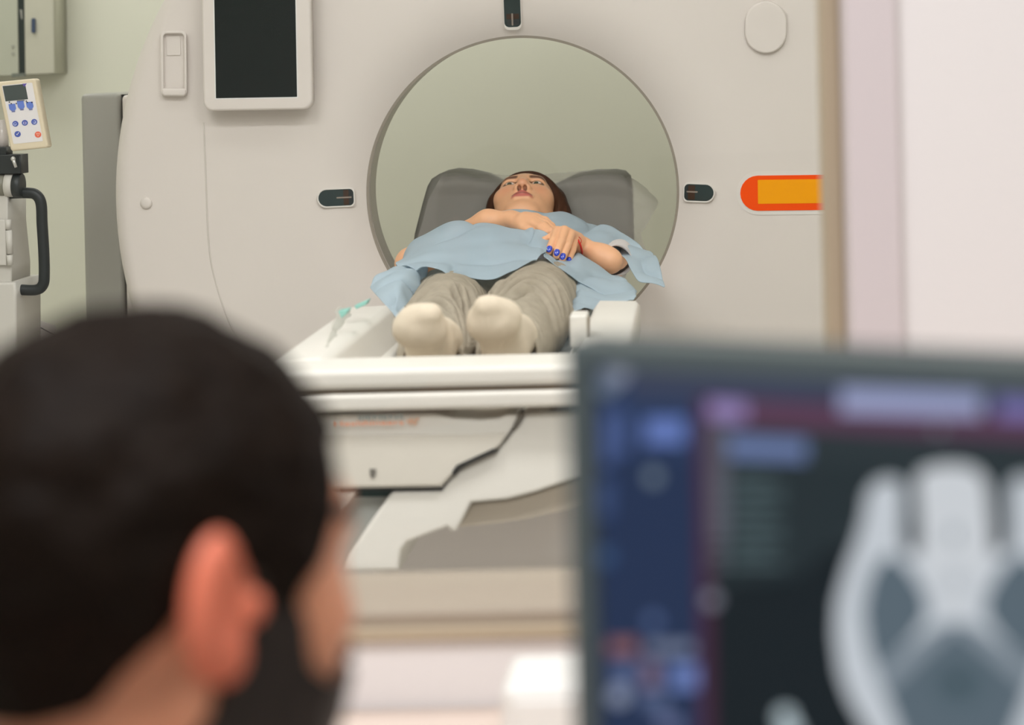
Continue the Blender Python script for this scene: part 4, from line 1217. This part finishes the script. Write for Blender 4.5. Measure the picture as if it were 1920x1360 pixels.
# ================================================================== wall cabinet, far left
YCB = 6.2
cab = empty('wall_cabinet', tuple(P(40, 140, YCB)), 'pale wall cabinet with dark door gap and blue handle, upper left', 'cabinet')
CABM = mat('cabinet_pale', (196, 194, 176), 0.55, grain=0.02)
prism('cabinet_body', [(-120, -160), (98, -160), (102, 138), (-120, 146)], YCB + 0.02, 0.13, CABM, cab, 0.004)
prism('door_gap', [(29, -160), (43, -160), (47, 139), (35, 140)], YCB + 0.006, 0.02, mat('gap_green', (28, 42, 38), 0.4), cab)
d1 = prism('door', [(-120, -160), (29, -160), (35, 141), (-120, 146)], YCB, 0.022, mat('door_pale', (184, 186, 168), 0.5), cab, 0.003)
d2 = prism('door', [(43, -160), (97, -160), (101, 137), (47, 140)], YCB, 0.022, CABM, cab, 0.003)
prism('handle', rrect(58.5, 34, 65, 62, 3.2), YCB - 0.012, 0.014, mat('handle_blue', (52, 70, 98), 0.4), d2, 0.002)
prism('hinge_plate', [(22, 138), (47, 137), (47, 143), (22, 145)], YCB - 0.004, 0.01, mat('plate_grey', (110, 116, 106), 0.4), cab)
prism('lock', [(37, 18), (41, 18), (42, 36), (40, 36)], YCB + 0.004, 0.01, GREYP, cab)
for y in (87, 101): prism('screw_cap', circ(24, y, 3, 12), YCB - 0.003, 0.004, mat('cap_grey', (160, 160, 146), 0.5), d1)

# ================================================================== control room
DZ = P(800, 1338, 1.88).z
DESKM = mat('desk_beige', (226, 208, 196), 0.5, grain=0.03)
desk = empty('desk', (0.2, 1.4, 0), 'pale beige desk running below the viewing window', 'desk')
box('desk_top', (-1.5, 1.30, DZ - 0.03), (1.5, 1.895, DZ), DESKM, desk, 0.003)
box('desk_top', (-0.02, 0.66, DZ - 0.03), (1.5, 1.30, DZ), DESKM, desk, 0.003)
for x_, y_ in ((-1.45, 1.35), (-1.45, 1.84), (1.45, 1.84), (1.45, 0.72), (0.04, 0.72)):
    box('desk_leg', (x_ - 0.025, y_ - 0.025, 0), (x_ + 0.025, y_ + 0.025, DZ - 0.03), SILVER, desk, 0.003)
# plain white box of unknown use on the desk beyond the monitor
w0 = P(936, 1290, 1.70); w1 = P(1105, 1290, 1.70)
app = empty('desk_white_box', ((w0.x + w1.x) / 2, 1.75, DZ), 'white plastic box on the desk beside the monitor edge', 'box')
AW = mat('box_white', (246, 244, 240), 0.4)
box('body', (w0.x, 1.70, DZ), (w1.x, 1.80, w0.z), AW, app, 0.012)
box('front_panel', (w0.x + 0.012, 1.697, DZ + 0.004), (w1.x - 0.012, 1.705, w0.z - 0.012), AW, app, 0.003)

# ---------------- monitor
def proj(p):
    d = Vector(p) - CAM
    return (PPX + F_PX * d.dot(R_AX) / d.y, PPY - F_PX * d.dot(U_AX) / d.y)
TL = P(1060, 640, 1.0)
def edge(psi, s): return TL + Vector((math.cos(psi), -math.sin(psi), 0)) * s
best = None
for k in range(0, 460):
    psi = math.radians(k * 0.1)
    lo_, hi_ = 0.05, 0.8
    for _ in range(40):
        m_ = (lo_ + hi_) / 2
        if proj(edge(psi, m_))[0] < 1920: lo_ = m_
        else: hi_ = m_
    e_ = abs(proj(edge(psi, lo_))[1] - 678)
    if best is None or e_ < best[0]: best = (e_, psi, lo_)
PSI = best[1]
MR = Vector((math.cos(PSI), -math.sin(PSI), 0)); MD = Vector((0, 0, -1)); MN = MR.cross(MD)     # right, down, normal
if MN.y > 0: MN = -MN
MWID, MHGT = 0.54, 0.335
def onm(x, y, off):
    """picture point carried onto the plane of the monitor glass, off metres in front"""
    d = (P(x, y, 1.0) - CAM)
    o = TL + MN * off
    t = (o - CAM).dot(MN) / d.dot(MN)
    return CAM + d * t
mon = empty('monitor', (TL.x + MR.x * 0.27, TL.y + MR.y * 0.27 + 0.06, DZ), 'flat dark-framed computer monitor showing a skull scan', 'monitor')
BEZ = mat('bezel_dark', (82, 94, 97), 0.5)
def mprism(name, pts, off, thick, m, parent, bevel=0.0):
    return prism_pts(name, [p + MN * 0 for p in pts], tuple(-MN * thick), m, parent, bevel)
cor = [TL, TL + MR * MWID, TL + MR * MWID + MD * MHGT, TL + MD * MHGT]
mprism('housing', [p - MN * 0.004 for p in cor], 0, 0.03, BEZ, mon, 0.003)
bz = 0.0125
inn = [TL + MR * bz + MD * bz, TL + MR * (MWID - bz) + MD * bz, TL + MR * (MWID - bz) + MD * (MHGT - 0.02), TL + MR * bz + MD * (MHGT - 0.02)]
V = [p + MN * 0.0 for p in cor] + [p for p in inn]
Vb_ = [p - MN * 0.006 for p in V]
Fc = []
for i in range(4):
    j = (i + 1) % 4
    Fc.append((i, j, 4 + j, 4 + i)); Fc.append((4 + i, 4 + j, 12 + j, 12 + i)); Fc.append((i, 8 + i, 8 + j, j))
mk('bezel', V + Vb_, Fc, BEZ, mon, False)
SO = -0.004
scr_b = mk('screen', [p + MN * SO for p in inn], [(0, 1, 2, 3)], emis('screen_black', (14, 26, 32), 0.8), mon, False)
scr_b['label'] = 'lit screen with a skull scan and menus'
_lay = [0]
def sx(name, pts, rgb, lay, s=0.85):
    _lay[0] += 1
    off = SO + 0.0003 * lay + 0.000003 * _lay[0]
    m = emis('scr_%d_%d_%d' % rgb, rgb, s)
    V = [onm(x, y, off) for x, y in pts]
    bm = bmesh.new(); bm.faces.new([bm.verts.new(p) for p in V])
    bmesh.ops.triangulate(bm, faces=bm.faces[:])
    vv = [v.co.copy() for v in bm.verts]; bm.verts.index_update()
    ff = [[v.index for v in q.verts] for q in bm.faces]; bm.free()
    return mk(name, vv, ff, m, scr_b, False)
def clip(pts):
    return pts
R_ = lambda x0, y0, x1, y1: [(x0, y0), (x1, y0), (x1, y1), (x0, y1)]
sx('menu_panel', [(1118, 690), (1312, 697), (1318, 1420), (1128, 1420)], (32, 50, 82), 1)
sx('menu_panel', [(1118, 690), (1312, 697), (1314, 860), (1121, 860)], (40, 58, 92), 2)
sx('title_bar', [(1180, 692), (2020, 728), (2020, 775), (1312, 745), (1180, 742)], (62, 70, 92), 2)
sx('frame_line', [(1312, 745), (2020, 785), (2020, 832), (1312, 795)], (92, 60, 84), 3)
sx('frame_line', [(1306, 745), (1330, 747), (1338, 1420), (1312, 1420)], (72, 38, 62), 3)
sx('viewport', [(1332, 795), (2020, 834), (2020, 1420), (1338, 1420)], (13, 27, 32), 2)
sx('viewport_top', [(1332, 795), (2020, 834), (2020, 900), (1700, 1000), (1500, 1040), (1335, 1050)], (40, 52, 56), 3)
sx('viewport_top', [(1332, 860), (1700, 880), (1500, 1080), (1336, 1100)], (33, 46, 50), 4)
sx('button', [(1575, 728), (1840, 738), (1840, 782), (1575, 774)], (158, 166, 204), 5)
sx('button', [(1870, 748), (1960, 752), (1960, 788), (1870, 784)], (122, 116, 176), 5)
sx('button', [(1328, 750), (1400, 755), (1400, 790), (1328, 786)], (150, 132, 186), 5)
sx('button', [(1366, 818), (1514, 826), (1512, 864), (1366, 858)], (108, 126, 172), 5)
sx('text_block', [(1326, 790), (1366, 792), (1366, 1010), (1330, 1010)], (86, 88, 100), 5)
for k in range(8):
    y0 = 890 + k * 23
    sx('text_line', R_(1372, y0, 1372 + (96 if k % 3 else 72), y0 + 12), (74, 92, 96), 5)
    sx('text_line', R_(1332, y0 + 2, 1362, y0 + 14), (98, 102, 112), 6)
for (x, y, r, c) in ((1152, 706, 22, (120, 128, 150)), (1136, 726, 18, (110, 124, 142)), (1165, 702, 14, (140, 146, 164)), (1225, 895, 14, (120, 136, 150)), (1335, 1125, 14, (140, 142, 156)), (1472, 1345, 18, (190, 206, 212)), (1482, 1372, 20, (190, 206, 212)),
                     (1160, 1305, 18, (150, 160, 184)), (1225, 1165, 14, (86, 106, 150)), (1760, 806, 10, (120, 120, 130))):
    sx('icon', circ(x, y, r, 20), c, 6)
for (x0, y0, x1, y1, c) in ((1210, 785, 1285, 832, (104, 128, 196)), (1130, 775, 1150, 870, (78, 98, 150)), (1158, 770, 1178, 850, (70, 90, 140)), (1120, 900, 1150, 970, (56, 76, 118)), (1120, 1030, 1150, 1060, (56, 84, 124)),
                            (1140, 1200, 1195, 1228, (138, 94, 96)), (1215, 1206, 1300, 1228, (120, 130, 156)), (1150, 1240, 1190, 1290, (84, 100, 140)), (1205, 1240, 1235, 1290, (126, 110, 136)), (1258, 1248, 1308, 1292, (112, 134, 196)),
                            (1205, 1300, 1250, 1330, (96, 112, 150)), (1235, 1345, 1275, 1372, (110, 120, 160))):
    sx('icon', R_(x0, y0, x1, y1), c, 5)
# the scan itself
MX = 1793
def mir(pts): return [(2 * MX - x, y + (MX - x) * -0.03) for x, y in pts]
BONE = (206, 213, 220); MID = (138, 150, 160); BRAIN = (92, 108, 119)
outer = [(1700, 1040), (1690, 1005), (1694, 940), (1690, 905), (1668, 896), (1640, 905), (1624, 930), (1620, 965), (1608, 1010), (1586, 1066), (1568, 1130), (1565, 1190), (1574, 1262), (1592, 1312), (1620, 1362), (1660, 1430), (1793, 1440), (1793, 1040)]
sx('scan_bone', outer, BONE, 7); sx('scan_bone', mir(outer), BONE, 7)
sx('scan_bone', [(1720, 1050), (1716, 960), (1716, 905), (1728, 882), (1760, 873), (1800, 872), (1830, 880), (1850, 905), (1856, 960), (1862, 1050), (1793, 1180)], (214, 219, 224), 8)
lobe = [(1672, 1040), (1704, 1066), (1734, 1112), (1740, 1152), (1712, 1196), (1646, 1262), (1628, 1216), (1618, 1146), (1630, 1086), (1650, 1050)]
sx('scan_tissue', lobe, BRAIN, 9); sx('scan_tissue', mir(lobe), BRAIN, 9)
fossa = [(1640, 1262), (1700, 1212), (1760, 1172), (1793, 1166), (1826, 1172), (1886, 1210), (1946, 1256), (1925, 1310), (1880, 1420), (1700, 1420), (1668, 1320)]
sx('scan_tissue', fossa, MID, 9)
sx('scan_tissue', [(1660, 1300), (1740, 1225), (1793, 1178), (1846, 1222), (1925, 1290), (1880, 1420), (1715, 1420)], BRAIN, 10)
sx('scan_tissue', circ(1800, 1285, 52, 24, 42), (84, 102, 112), 11)
sx('scan_tissue', circ(1795, 1280, 20, 20, 16), (58, 78, 88), 12)
orb = [(1690, 900), (1718, 900), (1722, 960), (1728, 1030), (1714, 1020), (1694, 975)]
sx('scan_orbit', orb, (36, 50, 56), 9); sx('scan_orbit', mir(orb), (36, 50, 56), 9)
sx('scan_sinus', circ(1789, 1003, 7, 14, 18), (120, 132, 140), 10)
sx('scan_sinus', circ(1792, 1090, 12, 14, 22), (178, 186, 194), 10)
# stand
mc = TL + MR * (MWID / 2) - MN * 0.05
box('stand_neck', (mc.x - 0.03, mc.y - 0.02, DZ + 0.012), (mc.x + 0.03, mc.y + 0.02, TL.z - 0.12), BEZ, mon, 0.006)
box('stand_foot', (mc.x - 0.12, mc.y - 0.09, DZ), (mc.x + 0.12, mc.y + 0.09, DZ + 0.014), BEZ, mon, 0.005)

# ---------------- the operator in the foreground
fy = math.radians(48)
fdir = Vector((math.sin(fy), math.cos(fy), 0))
RM = Matrix((Vector((0, 0, 1)).cross(fdir), Vector((0, 0, 1)), fdir)).transposed() @ Matrix.Rotation(math.radians(4), 3, 'X')
SM = 1.07
fdm, F0m, Fnm = head_field(0.0022, male=True)
ear_l = RM @ Vector((-0.088, 0, -0.018)) * SM
CM = P(412, 1140, 0.93) - ear_l
Vm, Qm = fdm.mesh()
Vmw = place(Vm, RM, CM, SM)
# neck and trunk, seated
nk = CM + RM @ Vector((0, -0.20, -0.045)) * SM
SEAT = 0.36
ft = Field((nk.x - 0.36, nk.y - 0.36, 0.0), (nk.x + 0.62, nk.y + 0.55, nk.z + 0.12), 0.010)
rgt = Vector((fdir.y, -fdir.x, 0))
def tp(a, b, z): return nk + rgt * a + fdir * b + Vector((0, 0, z))
ft.cap(nk + Vector((0, 0, 0.05)), tp(0, -0.02, -0.06), 0.060, 0.075, 0.04)
ft.cap(tp(-0.15, -0.02, -0.09), tp(0.15, -0.02, -0.09), 0.062, 0.062, 0.06)
hipz = SEAT + 0.10
ft.ell(tp(0, 0.0, -0.20), (0.17, 0.17, 0.16), 0.08)
ft.cap(tp(0, 0, -0.22), (nk.x, nk.y, hipz + 0.04), 0.135, 0.13, 0.08)
for s in (-1, 1):
    h = Vector((nk.x, nk.y, hipz)) + rgt * s * 0.09
    kn = h + fdir * 0.42 + rgt * s * 0.05; kn.z = SEAT + 0.06
    an = kn + Vector((0, 0, 0)) - fdir * 0.04; an.z = 0.10
    ft.cap(h, kn, 0.085, 0.062, 0.06); ft.cap(kn, an, 0.058, 0.042, 0.04)
    ft.cap(an, an + fdir * 0.15 - Vector((0, 0, 0.055)), 0.042, 0.035, 0.03)
    sh = tp(s * 0.18, -0.02, -0.11); el_ = sh + fdir * 0.10 + rgt * s * 0.05 - Vector((0, 0, 0.26)); wr_ = el_ + fdir * 0.22 - rgt * s * 0.02 - Vector((0, 0, 0.02))
    ft.cap(sh, el_, 0.052, 0.042, 0.05); ft.cap(el_, wr_, 0.040, 0.028, 0.03)
    ft.cap(wr_, wr_ + fdir * 0.09, 0.028, 0.024, 0.02)
    for q in range(4):
        b_ = wr_ + fdir * 0.08 + rgt * (q - 1.5) * 0.018
        ft.cap(b_, b_ + fdir * 0.075 - Vector((0, 0, 0.02)), 0.010, 0.009, 0.004)
    b_ = wr_ + fdir * 0.03 - rgt * s * 0.025
    ft.cap(b_, b_ + fdir * 0.05 - rgt * s * 0.02, 0.012, 0.010, 0.006)
Vt, Qt = ft.mesh()
SKINM = tint_mat('skin_ruddy', (230, 160, 126), [('warm', (226, 124, 96)), ('dark', (60, 40, 30))], 0.5, sss=0.15)
man = mk('person', np.concatenate([Vmw, Vt]), np.concatenate([Qm, Qt + len(Vmw)]), SKINM, base=(nk.x, nk.y, 0.0))
tag(man, 'bearded man with short dark hair seen from behind, in the foreground', 'person')
lx, ly, lz = Vm.T
warm = sstep(np.abs(lx), 0.075, 0.088) * (np.abs(ly) < 0.06) * (lz < 0.03)
brw = sstep(-np.abs(ly - 0.028), -0.006, -0.003) * (np.abs(lx) > 0.012) * (np.abs(lx) < 0.055) * (lz > 0.03)
set_attr(man, 'warm', np.concatenate([warm, np.zeros(len(Vt))]))
set_attr(man, 'dark', np.concatenate([brw, np.zeros(len(Vt))]))
HAIRD = mat('hair_dark', (21, 12, 6), 0.65, spec=0.12, grain=0.6, gscale=45, bump=0.8, bscale=120)
BEARD = mat('beard_dark', (30, 20, 15), 0.6, grain=0.5, gscale=60, bump=0.8, bscale=150)
regm = region(fdm, (-0.14, -0.10, -0.06, -0.03, -0.005, 0.02, 0.045, 0.06, 0.085, 0.1), (-0.072, -0.064, -0.048, -0.005, 0.012, -0.01, 0.012, 0.055, 0.078, 0.085))
bumpf = 0.0
hm = smax(F0m - 0.0095, -regm.astype(np.float32), 0.008)
Vx, Qx = fdm.mesh(hm.astype(np.float32))
Nx = vnormals(Vx, Qx)
Wx = np.array([noise.noise(Vector(p) * 45) * 0.0035 + noise.noise(Vector(p) * 110) * 0.0015 for p in Vx])
mk('hair', place(Vx + Nx * Wx[:, None], RM, CM, SM), Qx, HAIRD, man, label='short dark brown hair')
for s in (-1, 1):
    c = CM + RM @ Vector((s * 0.031, 0.003, 0.0655)) * SM
    e = mk('eye', *uvsphere(c, 0.0131 * SM), EYEW, man)
    mk('iris', *uvsphere(c + (RM @ Vector((0, 0, 1))) * 0.0094, 0.0062), mat('iris_brown', (60, 40, 26), 0.1), e)
# beard: follows the jaw, below a line from the sideburn to the corners of the mouth
zk = fdm.ax[2]; top = np.interp(zk, (-0.03, -0.012, 0.0, 0.022, 0.036, 0.055, 0.068, 0.12), (-0.075, -0.05, 0.02, 0.02, -0.035, -0.052, -0.050, -0.050)).astype(np.float32)
below = fdm.ax[1][None, :, None] - top[None, None, :]
above = (-0.135 + 0.0 * zk)[None, None, :] - fdm.ax[1][None, :, None] + np.interp(zk, (-0.03, 0.02, 0.08), (0.05, 0.018, 0.0))[None, None, :]
bf = np.maximum(np.maximum(Fnm - 0.0075, below), above).astype(np.float32)
fm2 = Field.__new__(Field); fm2.__dict__.update(fdm.__dict__); fm2.F = bf.copy()
fm2.ell((0, -0.066, 0.098), (0.026, 0.012, 0.022), 0.004, sub=True)      # the mouth stays free
fm2.F = np.maximum(fm2.F, -(zk[None, None, :] + 0.022 + 0 * fm2.F))
Vz, Qz = fm2.mesh()
Nz = vnormals(Vz, Qz)
Wz = np.array([noise.noise(Vector(p) * 70) * 0.002 for p in Vz])
mk('beard', place(Vz + Nz * Wz[:, None], RM, CM, SM), Qz, BEARD, man, label='full dark beard')
# shirt and trousers follow the trunk
SHIRT = mat('shirt_white', (214, 218, 222), 0.85, grain=0.03)
TROUS = mat('trousers_dark', (52, 58, 72), 0.85, grain=0.05)
zt_ = ft.ax[2][None, None, :]
yt_ = ft.ax[1][None, :, None]; xt_ = ft.ax[0][:, None, None]
along = (xt_ - nk.x) * fdir.x + (yt_ - nk.y) * fdir.y
sf = np.maximum(np.maximum(ft.F - 0.010, zt_ - (nk.z - 0.055)), np.maximum(SEAT + 0.14 - zt_, along - 0.17))
Vs, Qs = ft.mesh(sf.astype(np.float32))
mk('shirt', Vs, Qs, SHIRT, man)
pf = np.maximum(np.maximum(ft.F - 0.010, zt_ - (SEAT + 0.16)), 0.09 - zt_)
Vs, Qs = ft.mesh(pf.astype(np.float32))
mk('trousers', Vs, Qs, TROUS, man)
# chair
chair = empty('office_chair', (nk.x, nk.y, 0), 'dark office chair under the seated man', 'chair')
bc = Vector((nk.x, nk.y, 0))
Rz = Matrix.Rotation(-fy, 3, 'Z')
def cbox(name, c, s, b=0.02):
    c = Vector(c); s = Vector(s) / 2
    return box(name, c - s, c + s, BLACKP, chair, b, 4, rot=Rz)
cbox('seat', bc + fdir * 0.06 + Vector((0, 0, SEAT - 0.045)), (0.46, 0.46, 0.06), 0.025)
cbox('backrest', bc - fdir * 0.20 + Vector((0, 0, SEAT + 0.30)), (0.40, 0.05, 0.38), 0.024)
cbox('back_post', bc - fdir * 0.215 + Vector((0, 0, SEAT + 0.06)), (0.06, 0.03, 0.26), 0.01)
tube('gas_column', [bc + fdir * 0.03 + Vector((0, 0, 0.07)), bc + fdir * 0.03 + Vector((0, 0, SEAT - 0.07))], 0.028, BLACKP, chair, 16)
for k in range(5):
    a = 2 * math.pi * k / 5 + 0.5; c = bc + fdir * 0.03
    e_ = c + Vector((math.cos(a) * 0.26, math.sin(a) * 0.26, 0.07))
    tube('base_arm', [c + Vector((0, 0, 0.09)), e_], [0.024, 0.016], BLACKP, chair, 10)
    mk('castor', *uvsphere(e_ - Vector((0, 0, 0.042)), (0.028, 0.028, 0.028), None, 14, 8), BLACKM, chair)
